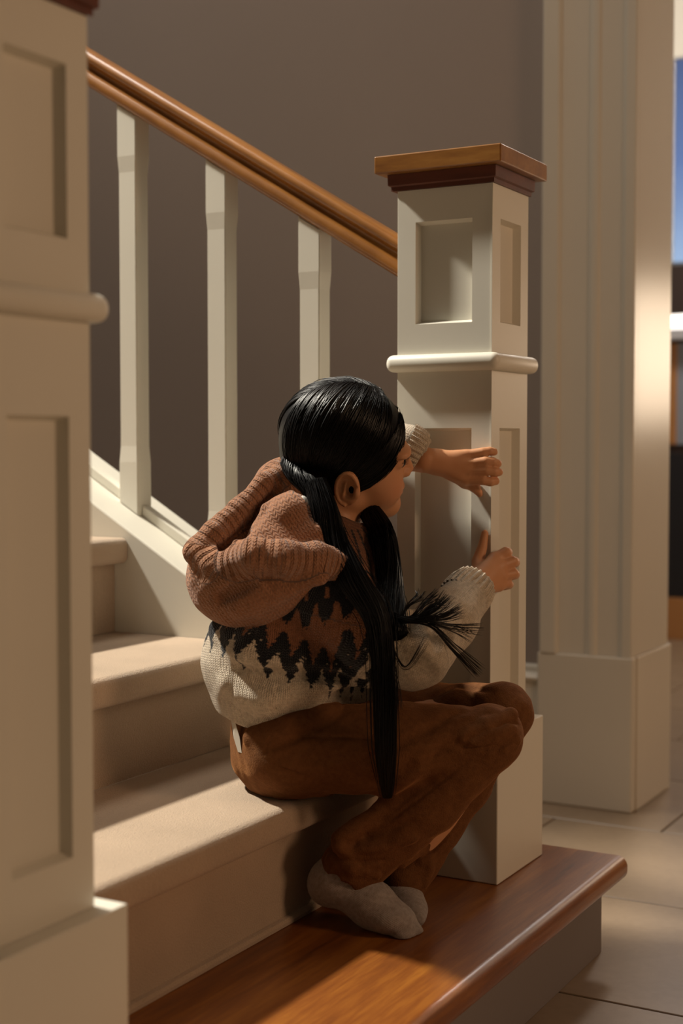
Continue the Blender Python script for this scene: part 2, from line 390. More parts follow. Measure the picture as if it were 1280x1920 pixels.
# ------------------------------------------------------------------ the child: signed-distance modelling
import openvdb
V3 = lambda p: np.array(p, dtype=np.float64)
FHZ = V3((math.cos(YAW), math.sin(YAW), 0))
class Vol:
    """a signed-distance grid in world space, meshed with a level-set polygoniser"""
    def __init__(s, lo, hi, h):
        s.lo = V3(lo); s.h = h; s.n = np.ceil((V3(hi)-s.lo)/h).astype(int)+1
        s.d = np.full(s.n, 0.05, np.float32)
    def sub(s, lo, hi):
        a = np.clip(np.floor((V3(lo)-s.lo)/s.h).astype(int), 0, s.n-1); b = np.clip(np.ceil((V3(hi)-s.lo)/s.h).astype(int)+1, 0, s.n)
        sl = tuple(slice(a[i], b[i]) for i in range(3))
        g = np.meshgrid(*[s.lo[i]+s.h*np.arange(a[i], b[i], dtype=np.float32) for i in range(3)], indexing='ij', sparse=True)
        return sl, g
    def op(s, lo, hi, fn, mode='add', k=0.0):
        pad = 0.012+k
        sl, g = s.sub(V3(lo)-pad, V3(hi)+pad)
        if 0 in s.d[sl].shape: return
        e = fn(g).astype(np.float32); d = s.d[sl]
        if mode == 'add':
            if k > 0:
                hh = np.clip(0.5+0.5*(d-e)/k, 0, 1); s.d[sl] = d*(1-hh)+e*hh-k*hh*(1-hh)
            else: s.d[sl] = np.minimum(d, e)
        elif mode == 'cut':
            if k > 0:
                hh = np.clip(0.5-0.5*(d+e)/k, 0, 1); s.d[sl] = d*(1-hh)-e*hh+k*hh*(1-hh)
            else: s.d[sl] = np.maximum(d, -e)
        elif mode == 'keep': s.d[sl] = np.maximum(d, e)
        elif mode == 'disp': s.d[sl] = d+e
    def cone(s, a, b, ra, rb, k=0.0, mode='add', flat=None, fs=1.0):
        """tapered capsule; flat: direction squashed by factor fs (<1 = thinner)"""
        a, b = V3(a), V3(b); ab = b-a; L2 = max(ab@ab, 1e-12)
        fl = None if flat is None else V3(flat)/np.linalg.norm(flat)
        def fn(g):
            p = [g[i]-a[i] for i in range(3)]
            t = np.clip((p[0]*ab[0]+p[1]*ab[1]+p[2]*ab[2])/L2, 0, 1)
            q = [p[i]-t*ab[i] for i in range(3)]
            r2 = q[0]**2+q[1]**2+q[2]**2
            if fl is not None:
                c = q[0]*fl[0]+q[1]*fl[1]+q[2]*fl[2]
                r2 = r2+c*c*(1/fs**2-1)
                return (np.sqrt(r2)-(ra+(rb-ra)*t))*(fs if fs > 0.4 else 0.4)
            return np.sqrt(r2)-(ra+(rb-ra)*t)
        R = max(ra, rb)*1.05
        s.op(np.minimum(a, b)-R, np.maximum(a, b)+R, fn, mode, k)
    def chain(s, pts, rs, k=0.0, mode='add', **kw):
        for i in range(len(pts)-1): s.cone(pts[i], pts[i+1], rs[i], rs[i+1], k if (i == 0 or k > 0.005) else 0.0008, mode, **kw)
    def ell(s, c, r, A=None, k=0.0, mode='add'):
        c, r = V3(c), V3(r); A = np.eye(3) if A is None else np.array(A)   # columns of A = axes
        def fn(g):
            p = [g[i]-c[i] for i in range(3)]
            q = [(p[0]*A[0, j]+p[1]*A[1, j]+p[2]*A[2, j]) for j in range(3)]
            k0 = np.sqrt(sum((q[j]/r[j])**2 for j in range(3)))
            k1 = np.sqrt(sum((q[j]/r[j]**2)**2 for j in range(3)))
            return k0*(k0-1)/np.maximum(k1, 1e-6)
        ext = np.sqrt(((A*r)**2).sum(1))
        s.op(c-ext, c+ext, fn, mode, k)
    def clear_box(s, x0, x1, y0, y1, z0, z1):
        '''press the surface flat against a solid box'''
        lo, hi = V3((x0, y0, z0)), V3((x1, y1, z1)); sl, g = s.sub(lo-0.01, hi+0.01)
        if 0 in s.d[sl].shape: return
        b = np.maximum(np.maximum(np.maximum(x0-g[0], g[0]-x1), np.maximum(y0-g[1], g[1]-y1)), np.maximum(z0-g[2], g[2]-z1))
        s.d[sl] = np.maximum(s.d[sl], -b)
    def sample(s, p):
        q = (V3(p)-s.lo)/s.h; i = np.clip(np.floor(q).astype(int), 0, s.n-2); t = q-i; r = 0
        for c in range(8):
            o = np.array([(c >> j) & 1 for j in range(3)]); wt = np.prod(np.where(o, t, 1-t)); r += wt*float(s.d[tuple(i+o)])
        return r
    def snap(s, p):
        p = V3(p).copy(); q = p.copy()
        for _ in range(140):                     # march into the figure from outside, then settle on the surface
            if s.sample(q) < 0.001: p = q; break
            q = q+FHZ*0.002
        for _ in range(8):
            d = s.sample(p); e = 0.003
            n = np.array([s.sample(p+V3(v)*e)-s.sample(p-V3(v)*e) for v in np.eye(3)]); L = np.linalg.norm(n)
            if L < 1e-7: break
            p -= n/L*max(-0.008, min(0.008, d))
        return p
    def crease(s, pts, amp, wid):
        '''soft ridge (amp>0) or valley (amp<0) along a polyline laid on the surface'''
        pts = [V3(q) for q in pts]; fine = []
        for a, b in zip(pts[:-1], pts[1:]):
            for t in np.linspace(0, 1, 5)[:-1]: fine.append(s.snap(a+(b-a)*t))
        fine.append(s.snap(pts[-1])); N = len(fine)-1
        lo = np.min(fine, 0)-wid*3; hi = np.max(fine, 0)+wid*3
        sl, g = s.sub(lo, hi); best = np.full(s.d[sl].shape, 1e9, np.float32); tt = np.zeros_like(best)
        for i in range(N):
            a, b = fine[i], fine[i+1]; ab = b-a; L2 = max(ab@ab, 1e-12)
            p = [g[j]-np.float32(a[j]) for j in range(3)]; t = np.clip((p[0]*ab[0]+p[1]*ab[1]+p[2]*ab[2])/L2, 0, 1)
            r2 = (p[0]-t*ab[0])**2+(p[1]-t*ab[1])**2+(p[2]-t*ab[2])**2
            m = r2 < best; best = np.where(m, r2, best); tt = np.where(m, (i+t)/N, tt)
        s.d[sl] -= (amp*np.exp(-best/(wid*wid))*np.clip(np.sin(PI*tt), 0, 1)**0.7).astype(np.float32)
    def roll(s, pts, r, proud, k=0.005):
        '''a roll of cloth standing proud of the surface, with a crisp edge'''
        q = [s.snap(p)+FHZ*(r-proud) for p in pts]; n = len(q)
        s.chain(q, [r*(0.72 if i in (0, n-1) else 1.0) for i in range(n)], k)
    def mesh(s, name):
        g = openvdb.FloatGrid(0.05); g.copyFromArray(s.d)
        p, q = g.convertToQuads(isovalue=0.0)[:2]
        p = p*s.h+s.lo
        me = bpy.data.meshes.new(name)
        me.vertices.add(len(p)); me.vertices.foreach_set('co', p.astype(np.float32).ravel())
        me.loops.add(q.size); me.loops.foreach_set('vertex_index', np.ascontiguousarray(q, dtype=np.int32).ravel())
        me.polygons.add(len(q)); me.polygons.foreach_set('loop_start', np.arange(0, q.size, 4, dtype=np.int32))
        me.update(calc_edges=True); me.validate()
        return me
def vco(me):
    a = np.empty(len(me.vertices)*3, np.float32); me.vertices.foreach_get('co', a); return a.reshape(-1, 3).astype(np.float64)
def attr_vec(me, name, arr):
    at = me.attributes.new(name, 'FLOAT_VECTOR', 'POINT'); at.data.foreach_set('vector', arr.astype(np.float32).ravel())
def attr_col(me, name, arr):
    at = me.attributes.new(name, 'FLOAT_COLOR', 'POINT'); a = np.ones((len(arr), 4), np.float32); a[:, :3] = arr; at.data.foreach_set('color', a.ravel())
def keep_big(me):
    return me
# smooth value noise for folds (numpy, deterministic)
_rng = np.random.RandomState(3); _lat = _rng.rand(32, 32, 32)*2-1
def vnoise(p, f):
    q = p*f; i = np.floor(q).astype(int); t = q-i; t = t*t*(3-2*t); r = 0
    for dx in (0, 1):
        for dy in (0, 1):
            for dz in (0, 1):
                wgt = (t[..., 0] if dx else 1-t[..., 0])*(t[..., 1] if dy else 1-t[..., 1])*(t[..., 2] if dz else 1-t[..., 2])
                r = r+wgt*_lat[(i[..., 0]+dx) % 32, (i[..., 1]+dy) % 32, (i[..., 2]+dz) % 32]
    return r
def chain_uv(p, pts, ref=(0, 0, 1)):
    """per point: length along the chain, angle round it, radius"""
    pts = [V3(q) for q in pts]; best = np.full(len(p), 1e9); S = np.zeros(len(p)); TH = np.zeros(len(p)); acc = 0
    for a, b in zip(pts[:-1], pts[1:]):
        ab = b-a; L = np.linalg.norm(ab); d = ab/L
        t = np.clip(((p-a)@d)/L, 0, 1); q = p-a-np.outer(t*L, d); r = np.linalg.norm(q, axis=1)
        e1 = np.cross(d, V3(ref)); e1 /= np.linalg.norm(e1); e2 = np.cross(d, e1)
        m = r < best
        tt = ((p-a)@d)/L
        best[m] = r[m]; S[m] = acc+tt[m]*L; TH[m] = np.arctan2((q@e2)[m], (q@e1)[m]); acc += L
    return S, TH, best

FH = V3((math.cos(YAW), math.sin(YAW), 0)); FR = V3((math.sin(YAW), -math.cos(YAW), 0)); UP = V3((0, 0, 1))

# ---- joints (world coordinates, metres)
R_HIP, L_HIP = (-0.2946, 0.2025, 0.2520), (-0.1368, 0.2765, 0.2231)
R_KNE, L_KNE = (-0.1734, -0.0636, 0.2743), (-0.0823, -0.0402, 0.2920)
R_ANK, L_ANK = (-0.2632, 0.1102, 0.0890), (-0.1839, 0.0683, 0.0632)
R_SHO, L_SHO = (-0.2818, 0.1406, 0.4865), (-0.0526, 0.2977, 0.5176)
R_ELB, L_ELB = (-0.2033, 0.0524, 0.3899), (-0.0380, 0.2610, 0.6848)
R_WRI, L_WRI = (-0.0379, 0.0214, 0.4789), (-0.0333, 0.1141, 0.6734)

# ---- head frame
HM = np.array([[0.642, 0.676, -0.362], [-0.766, 0.590, -0.257], [0.040, 0.442, 0.896]])
HC = V3((-0.1833, 0.1678, 0.6817))
def HL(x, y, z): return HC + HM@V3((x, y, z))

# ================================================================== body (skin): one continuous mesh
B = Vol((-0.44, -0.16, -0.01), (0.08, 0.46, 0.86), 0.0022)
# head
B.ell(HL(-0.012, 0, 0.028), (0.088, 0.070, 0.080), HM)
B.ell(HL(0.028, 0, -0.020), (0.057, 0.056, 0.072), HM, k=0.02)
B.ell(HL(0.030, 0, -0.062), (0.048, 0.042, 0.034), HM, k=0.02)
B.ell(HL(0.064, 0, -0.086), (0.017, 0.020, 0.014), HM, k=0.02)
B.cone(HL(0.064, 0, -0.088), HL(0.0, -0.047, -0.052), 0.013, 0.014, 0.018); B.cone(HL(0.064, 0, -0.088), HL(0.0, 0.047, -0.052), 0.013, 0.014, 0.018)
for sy in (-1, 1):
    B.ell(HL(0.050, sy*0.032, -0.042), (0.027, 0.024, 0.026), HM, k=0.018)      # cheeks
    B.ell(HL(0.070, sy*0.030, 0.020), (0.018, 0.026, 0.010), HM, k=0.015)       # brow
    B.ell(HL(0.083, sy*0.030, 0.002), (0.010, 0.014, 0.009), HM, k=0.010, mode='cut')
    B.ell(HL(0.066, sy*0.030, 0.002), (0.0135, 0.0150, 0.0125), HM, k=0.004)    # lid volume
B.cone(HL(0.082, 0, 0.006), HL(0.094, 0, -0.026), 0.006, 0.0085, 0.012)
B.ell(HL(0.088, -0.010, -0.030), (0.008, 0.006, 0.006), HM, k=0.005); B.ell(HL(0.088, 0.010, -0.030), (0.008, 0.006, 0.006), HM, k=0.005)
B.ell(HL(0.080, 0, -0.053), (0.010, 0.019, 0.006), HM, k=0.006)
B.ell(HL(0.078, 0, -0.063), (0.010, 0.016, 0.006), HM, k=0.006)
B.cone(HL(0.094, -0.018, -0.058), HL(0.094, 0.018, -0.058), 0.0022, 0.0022, 0.003, mode='cut')
# ears
for sy in (-1, 1):
    ex = HM@np.array([[math.cos(0.35), 0, math.sin(0.35)], [0, 1, 0], [-math.sin(0.35), 0, math.cos(0.35)]])
    rot = np.array([[1, -0.45*sy, 0], [0.45*sy, 1, 0], [0, 0, 1.0]]); rot[:, 0] /= np.linalg.norm(rot[:, 0]); rot[:, 1] /= np.linalg.norm(rot[:, 1])
    ex = HM@rot
    ec = HL(-0.016, sy*0.079, -0.014)
    B.ell(ec, (0.0190, 0.0066, 0.0290), ex, k=0.004)
    B.ell(ec+ex@V3((0.002, sy*0.0065, 0.003)), (0.0115, 0.0065, 0.0195), ex, k=0.002, mode='cut')
    B.ell(ec+ex@V3((0.005, sy*0.0030, -0.004)), (0.0062, 0.0110, 0.0085), ex, k=0.001, mode='cut')
    hx_ = [ec+ex@V3((0.0165*math.cos(q), sy*0.0045, 0.0265*math.sin(q))) for q in np.linspace(0.35, 4.6, 12)]
    B.chain(hx_, [0.0030]*12, 0.002)
    B.cone(ec+ex@V3((-0.002, sy*0.0035, 0.011)), ec+ex@V3((-0.005, sy*0.0035, -0.010)), 0.0026, 0.0026, 0.002)
    B.ell(ec+ex@V3((0.014, sy*0.001, -0.006)), (0.0045, 0.0045, 0.0065), ex, k=0.004)
# neck and trunk
NECK = (-0.2022, 0.1894, 0.5558)
B.cone(HL(-0.015, 0, -0.045), NECK, 0.036, 0.038, 0.02)
CHEST, WAIST, PELV = (-0.2171, 0.2274, 0.4585), (-0.2347, 0.2480, 0.3458), (-0.2395, 0.2265, 0.2472)
B.cone(NECK, CHEST, 0.040, 0.075, 0.02); B.cone(CHEST, WAIST, 0.082, 0.078, 0.02); B.cone(WAIST, PELV, 0.075, 0.072, 0.02)
B.cone(R_SHO, L_SHO, 0.036, 0.036, 0.02)
def limb(pts, rs): B.chain(pts, rs, 0.012)
limb([R_SHO, R_ELB, R_WRI], [0.034, 0.027, 0.0185]); limb([L_SHO, L_ELB, L_WRI], [0.034, 0.027, 0.0190])
limb([R_HIP, R_KNE, R_ANK], [0.050, 0.036, 0.024]); limb([L_HIP, L_KNE, L_ANK], [0.050, 0.036, 0.024])
# right hand: closed round the corner of the newel, thumb up on its left face
RK = [(0.0025, 0.0084, 0.5180), (0.0020, 0.0000, 0.5067), (0.0003, -0.0026, 0.4918), (-0.0019, 0.0000, 0.4768)]
pc = (-0.0139, 0.0148, 0.4939)
for kx, rr in zip(RK, (0.0112, 0.0112, 0.0108, 0.0100)): B.cone(R_WRI, kx, 0.0165, rr, 0.008)
B.cone((-0.0234, 0.0170, 0.4887), pc, 0.019, 0.019, 0.008)
RF = [[RK[0], (0.0152, -0.0051, 0.5278), (0.0405, 0.0027, 0.5258), (0.0486, 0.0161, 0.5162)],
      [RK[1], (0.0217, -0.0142, 0.5134), (0.0457, -0.0080, 0.5105), (0.0531, 0.0087, 0.5025)],
      [RK[2], (0.0214, -0.0154, 0.4949), (0.0430, -0.0092, 0.4912), (0.0524, 0.0083, 0.4846)],
      [RK[3], (0.0144, -0.0084, 0.4792), (0.0322, -0.0038, 0.4757), (0.0446, 0.0105, 0.4706)]]
for fgr, r0 in zip(RF, (0.0088, 0.0088, 0.0084, 0.0076)): B.chain(fgr, [r0*1.08, r0*1.02, r0*0.95, r0*0.82], 0.0035)
B.chain([(-0.0215, 0.0241, 0.4907), (-0.0030, 0.0342, 0.5140), (0.0104, 0.0329, 0.5351), (0.0198, 0.0325, 0.5566)], [0.0130, 0.0100, 0.0078, 0.0058], 0.005)
# left hand: back towards the viewer, fingers laid over the corner, thumb down
LK = [(0.0003, 0.0566, 0.6809), (-0.0005, 0.0507, 0.6675), (-0.0014, 0.0511, 0.6549), (-0.0017, 0.0565, 0.6422)]
for kx, rr in zip(LK, (0.0092, 0.0096, 0.0096, 0.0092)): B.cone((-0.0195, 0.0993, 0.6700), kx, 0.0175, rr, 0.006)
B.cone(L_WRI, (-0.0163, 0.0933, 0.6683), 0.0185, 0.0180, 0.008)
LF = [[LK[0], (0.0095, 0.0323, 0.6852), (0.0155, 0.0240, 0.6868), (0.0228, 0.0189, 0.6860)],
      [LK[1], (0.0055, 0.0259, 0.6710), (0.0130, 0.0165, 0.6701), (0.0212, 0.0118, 0.6675)],
      [LK[2], (0.0053, 0.0249, 0.6567), (0.0132, 0.0147, 0.6550), (0.0215, 0.0100, 0.6541)],
      [LK[3], (0.0059, 0.0305, 0.6416), (0.0134, 0.0210, 0.6390), (0.0222, 0.0157, 0.6397)]]
for fgr, r0 in zip(LF, (0.0076, 0.0080, 0.0082, 0.0080)): B.chain(fgr, [r0*1.08, r0*1.0, r0*0.94, r0*0.82], 0.002)
B.chain([(-0.0072, 0.0799, 0.6539), (0.0087, 0.0621, 0.6377), (0.0177, 0.0494, 0.6301), (0.0232, 0.0426, 0.6190)], [0.0130, 0.0095, 0.0078, 0.0062], 0.006)
B.clear_box(0.0222, 0.174, 0.0222, 0.192, 0.24, 1.1); B.clear_box(-0.93, 0.0, 0.165, 0.47, -0.02, 0.188)
me = B.mesh('body')
pv = vco(me)
loc = (pv-HC)@HM
skin = np.tile(np.array([[0.56, 0.275, 0.138]]), (len(pv), 1))
lip = np.exp(-(((loc[:, 0]-0.088)/0.010)**2+(loc[:, 1]/0.017)**2+((loc[:, 2]+0.058)/0.008)**2))
skin = skin*(1-lip[:, None]*0.55)+np.array([[0.45, 0.11, 0.08]])*lip[:, None]*0.55
ch = np.exp(-(((loc[:, 0]-0.06)/0.025)**2+((np.abs(loc[:, 1])-0.045)/0.02)**2+((loc[:, 2]+0.04)/0.02)**2))
skin = skin*(1-ch[:, None]*0.25)+np.array([[0.55, 0.16, 0.09]])*ch[:, None]*0.25
attr_col(me, 'tint', skin)
k = NT('skin'); a = k.n('ShaderNodeAttribute'); a.attribute_name = 'tint'
k.l(a.outputs['Color'], k.b.inputs['Base Color']); k.set(Roughness=0.48); k.b.inputs['Specular IOR Level'].default_value = 0.35
k.b.inputs['Subsurface Weight'].default_value = 0.25; k.b.inputs['Subsurface Radius'].default_value = (0.012, 0.005, 0.003); k.b.inputs['Subsurface Scale'].default_value = 0.5
k.bump(k.noise(300, 2), 0.12, 0.0006)
person = empty('person', V3(R_HIP)*0.5+V3(L_HIP)*0.5, 'person with black hair sitting on the carpeted stair in knitted hooded sweater and rust trousers', 'person')
body = finish('body', me, k.m, person, True)
del B
# eyes, lashes, brows
bm = bmesh.new()
M['lash'] = m_plain('lash_black', (0.01, 0.008, 0.007), 0.5)
eyem = m_plain('eye_dark', (0.03, 0.018, 0.012), 0.08)
for sy in (-1, 1):
    bm = bmesh.new(); bmesh.ops.create_uvsphere(bm, u_segments=20, v_segments=12, radius=0.0105, matrix=Matrix.Translation(HL(0.0715, sy*0.030, 0.001)))
    finish('eye', bm_mesh(bm, 'eye'), eyem, person, True)

def tubes(name, paths, radii, mat, parent, sides=3, smooth=True):
    """many thin tubes as one mesh; paths: (N,K,3); radii: (N,K) or (K,)"""
    P_ = np.asarray(paths, float); N, K, _ = P_.shape
    rad = np.broadcast_to(np.asarray(radii, float), (N, K))
    T = np.gradient(P_, axis=1); T /= np.linalg.norm(T, axis=2, keepdims=True)+1e-9
    ref = np.array([0.31, 0.52, 0.79]); e1 = np.cross(T, ref); e1 /= np.linalg.norm(e1, axis=2, keepdims=True)+1e-9; e2 = np.cross(T, e1)
    ang = np.arange(sides)*2*PI/sides
    vv = P_[:, :, None, :]+rad[:, :, None, None]*(np.cos(ang)[None, None, :, None]*e1[:, :, None, :]+np.sin(ang)[None, None, :, None]*e2[:, :, None, :])
    vv = vv.reshape(-1, 3)
    idx = np.arange(N*K*sides).reshape(N, K, sides)
    a = idx[:, :-1, :]; b = np.roll(idx, -1, axis=2)[:, :-1, :]; c = np.roll(idx, -1, axis=2)[:, 1:, :]; d = idx[:, 1:, :]
    q = np.stack([a, b, c, d], -1).reshape(-1, 4)
    me = bpy.data.meshes.new(name)
    me.vertices.add(len(vv)); me.vertices.foreach_set('co', vv.astype(np.float32).ravel())
    me.loops.add(q.size); me.loops.foreach_set('vertex_index', q.astype(np.int32).ravel())
    me.polygons.add(len(q)); me.polygons.foreach_set('loop_start', np.arange(0, q.size, 4, dtype=np.int32))
    me.update(calc_edges=True)
    return finish(name, me, mat, parent, smooth)
for sy in (-1, 1):
    ls = []; bs = []
    for i in range(16):
        t = i/15; a0 = HL(0.081-0.012*abs(t-0.3), sy*(0.020+0.023*t), 0.004+0.003*math.sin(PI*t))
        ls.append([a0, a0+HM@V3((0.005, sy*0.001*(t-0.3)*4, -0.0005)), a0+HM@V3((0.008, sy*0.003*(t-0.3)*3, 0.0020))])
    for i in range(40):
        t = i/39; a0 = HL(0.0845-0.020*t*t, sy*(0.014+0.032*t), 0.0195+0.006*math.sin(PI*min(1, t*1.1)))
        bs.append([a0, a0+HM@V3((0.001, sy*0.003, 0.0008)), a0+HM@V3((0.0, sy*0.006, 0.0006))])
    tag(tubes('eyelashes', ls, [0.0005, 0.0004, 0.0002], M['lash'], person), kind='stuff')
    tag(tubes('eyebrow', bs, [0.0005, 0.0004, 0.0002], M['lash'], person), kind='stuff')

# ================================================================== trousers
T = Vol((-0.42, -0.17, 0.0), (0.08, 0.46, 0.42), 0.0021)
T.cone(R_HIP, L_HIP, 0.072, 0.072, 0.02)
T.ell((-0.0979, 0.2986, 0.2163), (0.062, 0.072, 0.062), None, k=0.02)  # hidden extra hip bulk, added to keep the downlight off the plinth
T.ell((-0.2424, 0.2313, 0.2432), (0.088, 0.088, 0.075), None, k=0.02)
T.cone((-0.2329, 0.2398, 0.2935), PELV, 0.088, 0.090, 0.03)
rk, lk = R_KNE, L_KNE
T.chain([R_HIP, (-0.2398, 0.0641, 0.2602), rk], [0.068, 0.064, 0.0455], 0.014)
T.chain([rk, (-0.2095, 0.0229, 0.1805), (-0.2632, 0.1102, 0.0890)], [0.0455, 0.050, 0.042], 0.008)
T.chain([L_HIP, (-0.0674, 0.1010, 0.2663), lk], [0.072, 0.060, 0.0455], 0.014)
T.chain([lk, (-0.1025, 0.0162, 0.1824), (-0.1738, 0.0707, 0.0619)], [0.0455, 0.043, 0.037], 0.008)
# cuffs, wrinkled and slightly flared
T.cone((-0.2543, 0.0956, 0.1045), (-0.2686, 0.1188, 0.0782), 0.044, 0.045, 0.006); T.cone((-0.1693, 0.0641, 0.0762), (-0.1864, 0.0715, 0.0490), 0.036, 0.038, 0.006)
# flatten on the tread
sl, g = T.sub((-0.5, 0.165, 0.0), (0.2, 0.5, 0.3)); T.d[sl] = np.maximum(T.d[sl], (0.1855-g[2])+0*g[0]+0*g[1])
# cuff openings
for a_, b_, r_ in (((-0.2615, 0.1076, 0.0937), (-0.2793, 0.1261, 0.0619), 0.037), ((-0.1787, 0.0692, 0.0618), (-0.1907, 0.0773, 0.0291), 0.030)): T.cone(a_, b_, r_, r_, 0.003, mode='cut')
e0 = V3((-0.2686, 0.1188, 0.0782)); ax = e0-V3((-0.2543, 0.0956, 0.1045)); ax /= np.linalg.norm(ax)
# folds
for pts, amp, wid in (
    ([(-0.2431, -0.0512, 0.2788), (-0.2297, -0.0738, 0.2938), (-0.2127, -0.1030, 0.3058), (-0.2038, -0.1195, 0.3013)], -0.007, 0.006), ([(-0.2463, -0.0461, 0.2729), (-0.2326, -0.0712, 0.2669), (-0.2177, -0.0972, 0.2729), (-0.2056, -0.1179, 0.2841)], -0.006, 0.005),
    ([(-0.2497, -0.0395, 0.2788), (-0.2382, -0.0614, 0.2639), (-0.2275, -0.0812, 0.2579)], -0.007, 0.006), ([(-0.2465, -0.0446, 0.2841), (-0.2318, -0.0707, 0.2863), (-0.2097, -0.1099, 0.2916)], 0.005, 0.007),
    ([(-0.2433, -0.0514, 0.2729), (-0.2304, -0.0742, 0.2759), (-0.2122, -0.1070, 0.2729)], 0.004, 0.006), ([(-0.3080, 0.0585, 0.2129), (-0.2772, 0.0070, 0.2504), (-0.2460, -0.0460, 0.2803)], -0.006, 0.010),
    ([(-0.3287, 0.0985, 0.2429), (-0.2909, 0.0337, 0.2729), (-0.2490, -0.0373, 0.3141), (-0.2304, -0.0699, 0.3215)], -0.0035, 0.009), ([(-0.3790, 0.1907, 0.2654), (-0.3449, 0.1324, 0.2953), (-0.3220, 0.0937, 0.3178)], -0.005, 0.008),
    ([(-0.3856, 0.2042, 0.2841), (-0.3560, 0.1520, 0.2916), (-0.3331, 0.1132, 0.3141)], 0.004, 0.008), ([(-0.3583, 0.1507, 0.2354), (-0.3211, 0.0856, 0.2504), (-0.2904, 0.0340, 0.2841)], 0.003, 0.010),
    ([(-0.3429, 0.1120, 0.1193), (-0.3270, 0.0823, 0.1066), (-0.3050, 0.0430, 0.1081), (-0.2858, 0.0108, 0.1305)], -0.006, 0.006), ([(-0.3436, 0.1143, 0.1305), (-0.3265, 0.0826, 0.1193), (-0.3006, 0.0369, 0.1245), (-0.2739, -0.0083, 0.1530)], 0.006, 0.007),
    ([(-0.3382, 0.1061, 0.1455), (-0.3147, 0.0634, 0.1395), (-0.2807, 0.0051, 0.1642)], -0.004, 0.007), ([(-0.3419, 0.1083, 0.0991), (-0.3257, 0.0787, 0.0931), (-0.3097, 0.0490, 0.0818)], 0.004, 0.005),
    ([(-0.3280, 0.0903, 0.1717), (-0.2937, 0.0322, 0.2054), (-0.2702, -0.0062, 0.2429)], 0.004, 0.010), ([(-0.2021, 0.0610, 0.0747), (-0.1863, 0.0338, 0.0865), (-0.1658, 0.0001, 0.1180)], 0.006, 0.006),
    ([(-0.2034, 0.0648, 0.0905), (-0.1819, 0.0272, 0.0983), (-0.1611, -0.0063, 0.1376)], -0.005, 0.006), ([(-0.1858, 0.0341, 0.0983), (-0.1846, 0.0293, 0.0708), (-0.1911, 0.0383, 0.0433)], 0.007, 0.006),
    ([(-0.1773, 0.0388, 0.3067), (-0.1532, -0.0019, 0.3303), (-0.1263, -0.0500, 0.3303)], -0.003, 0.007), ([(-0.2302, -0.0698, 0.3253), (-0.2124, -0.1028, 0.3141), (-0.2059, -0.1181, 0.2766)], 0.002, 0.010)):
    T.crease(pts, amp*(2.2 if amp < 0 else 1.5), wid*(0.75 if amp < 0 else 1.0))
for pts in ([(-0.3940, 0.2209, 0.3013), (-0.3709, 0.1780, 0.2841), (-0.3417, 0.1256, 0.2841), (-0.3051, 0.0602, 0.2841), (-0.2502, -0.0380, 0.2848)], [(-0.3824, 0.1956, 0.2541), (-0.3655, 0.1639, 0.2391), (-0.3477, 0.1308, 0.2264)],
            [(-0.3824, 0.1956, 0.2541), (-0.3766, 0.1877, 0.2803), (-0.3702, 0.1784, 0.3028)], [(-0.3492, 0.1214, 0.1006), (-0.3275, 0.0820, 0.0931), (-0.3092, 0.0476, 0.0766)], [(-0.3187, 0.0697, 0.1305), (-0.2796, 0.0056, 0.1905), (-0.2406, -0.0584, 0.2504)]):
    T.crease(pts, -0.0030, 0.0024)
for pts, r, pr in (([(-0.2439, -0.0500, 0.2773), (-0.2260, -0.0804, 0.2938), (-0.2082, -0.1107, 0.3103)], 0.016, 0.0050), ([(-0.2452, -0.0490, 0.2639), (-0.2272, -0.0810, 0.2654), (-0.2074, -0.1155, 0.2759)], 0.015, 0.0045),
    ([(-0.3440, 0.1140, 0.1185), (-0.3250, 0.0791, 0.1096), (-0.3040, 0.0419, 0.1140), (-0.2836, 0.0078, 0.1395)], 0.014, 0.0050), ([(-0.3426, 0.1096, 0.1006), (-0.3276, 0.0819, 0.0916), (-0.3111, 0.0517, 0.0841)], 0.012, 0.0045),
    ([(-0.2492, 0.0443, 0.0918), (-0.2307, 0.0124, 0.1041), (-0.2138, -0.0152, 0.1317)], 0.011, 0.0045), ([(-0.3896, 0.2105, 0.2744), (-0.3632, 0.1651, 0.2938), (-0.3295, 0.1067, 0.3141)], 0.020, 0.0040),
    ([(-0.3113, 0.0652, 0.2204), (-0.2767, 0.0073, 0.2616), (-0.2469, -0.0430, 0.2938)], 0.022, 0.0040), ([(-0.3324, 0.0964, 0.1530), (-0.2985, 0.0380, 0.1755), (-0.2714, -0.0069, 0.2129)], 0.018, 0.0035)):
    T.roll(pts, r, pr)
sl, g = T.sub((-0.42, -0.17, 0.0), (0.08, 0.46, 0.42))
gg = np.stack(np.broadcast_arrays(*g), -1)
near = np.abs(T.d) < 0.02
qq = gg[near].astype(np.float64)
du, dv = qq@FR, qq[:, 2]
T.d[near] += (0.0028*vnoise(np.stack([du*0.7+dv*0.4, qq@FH, dv*1.4-du*0.3], 1)+5, 26)+0.0012*vnoise(qq, 60)).astype(np.float32)
del gg, near
T.clear_box(-0.93, 0.0, 0.169, 0.50, -0.02, 0.1846); T.clear_box(-0.001, 0.197, -0.001, 0.216, 0.0, 0.241)
me = T.mesh('trousers'); pv = vco(me)
seam = np.zeros(len(pv))
def seamline(pts, w=0.0016):
    S, TH, r = chain_uv(pv, pts); return np.exp(-(r/w)**2)
attr_col(me, 'tint', np.tile([[0.0, 0, 0]], (len(pv), 1)))
k = NT('rust_velvet_cord')
n1 = k.noise(120, 4, rough=0.6); n2 = k.noise(500, 2)
col = k.ramp(n1, [(0.30, (0.118, 0.047, 0.017)), (0.70, (0.165, 0.068, 0.024))]); k.l(col, k.b.inputs['Base Color'])
k.set(Roughness=0.9); k.b.inputs['Specular IOR Level'].default_value = 0.15
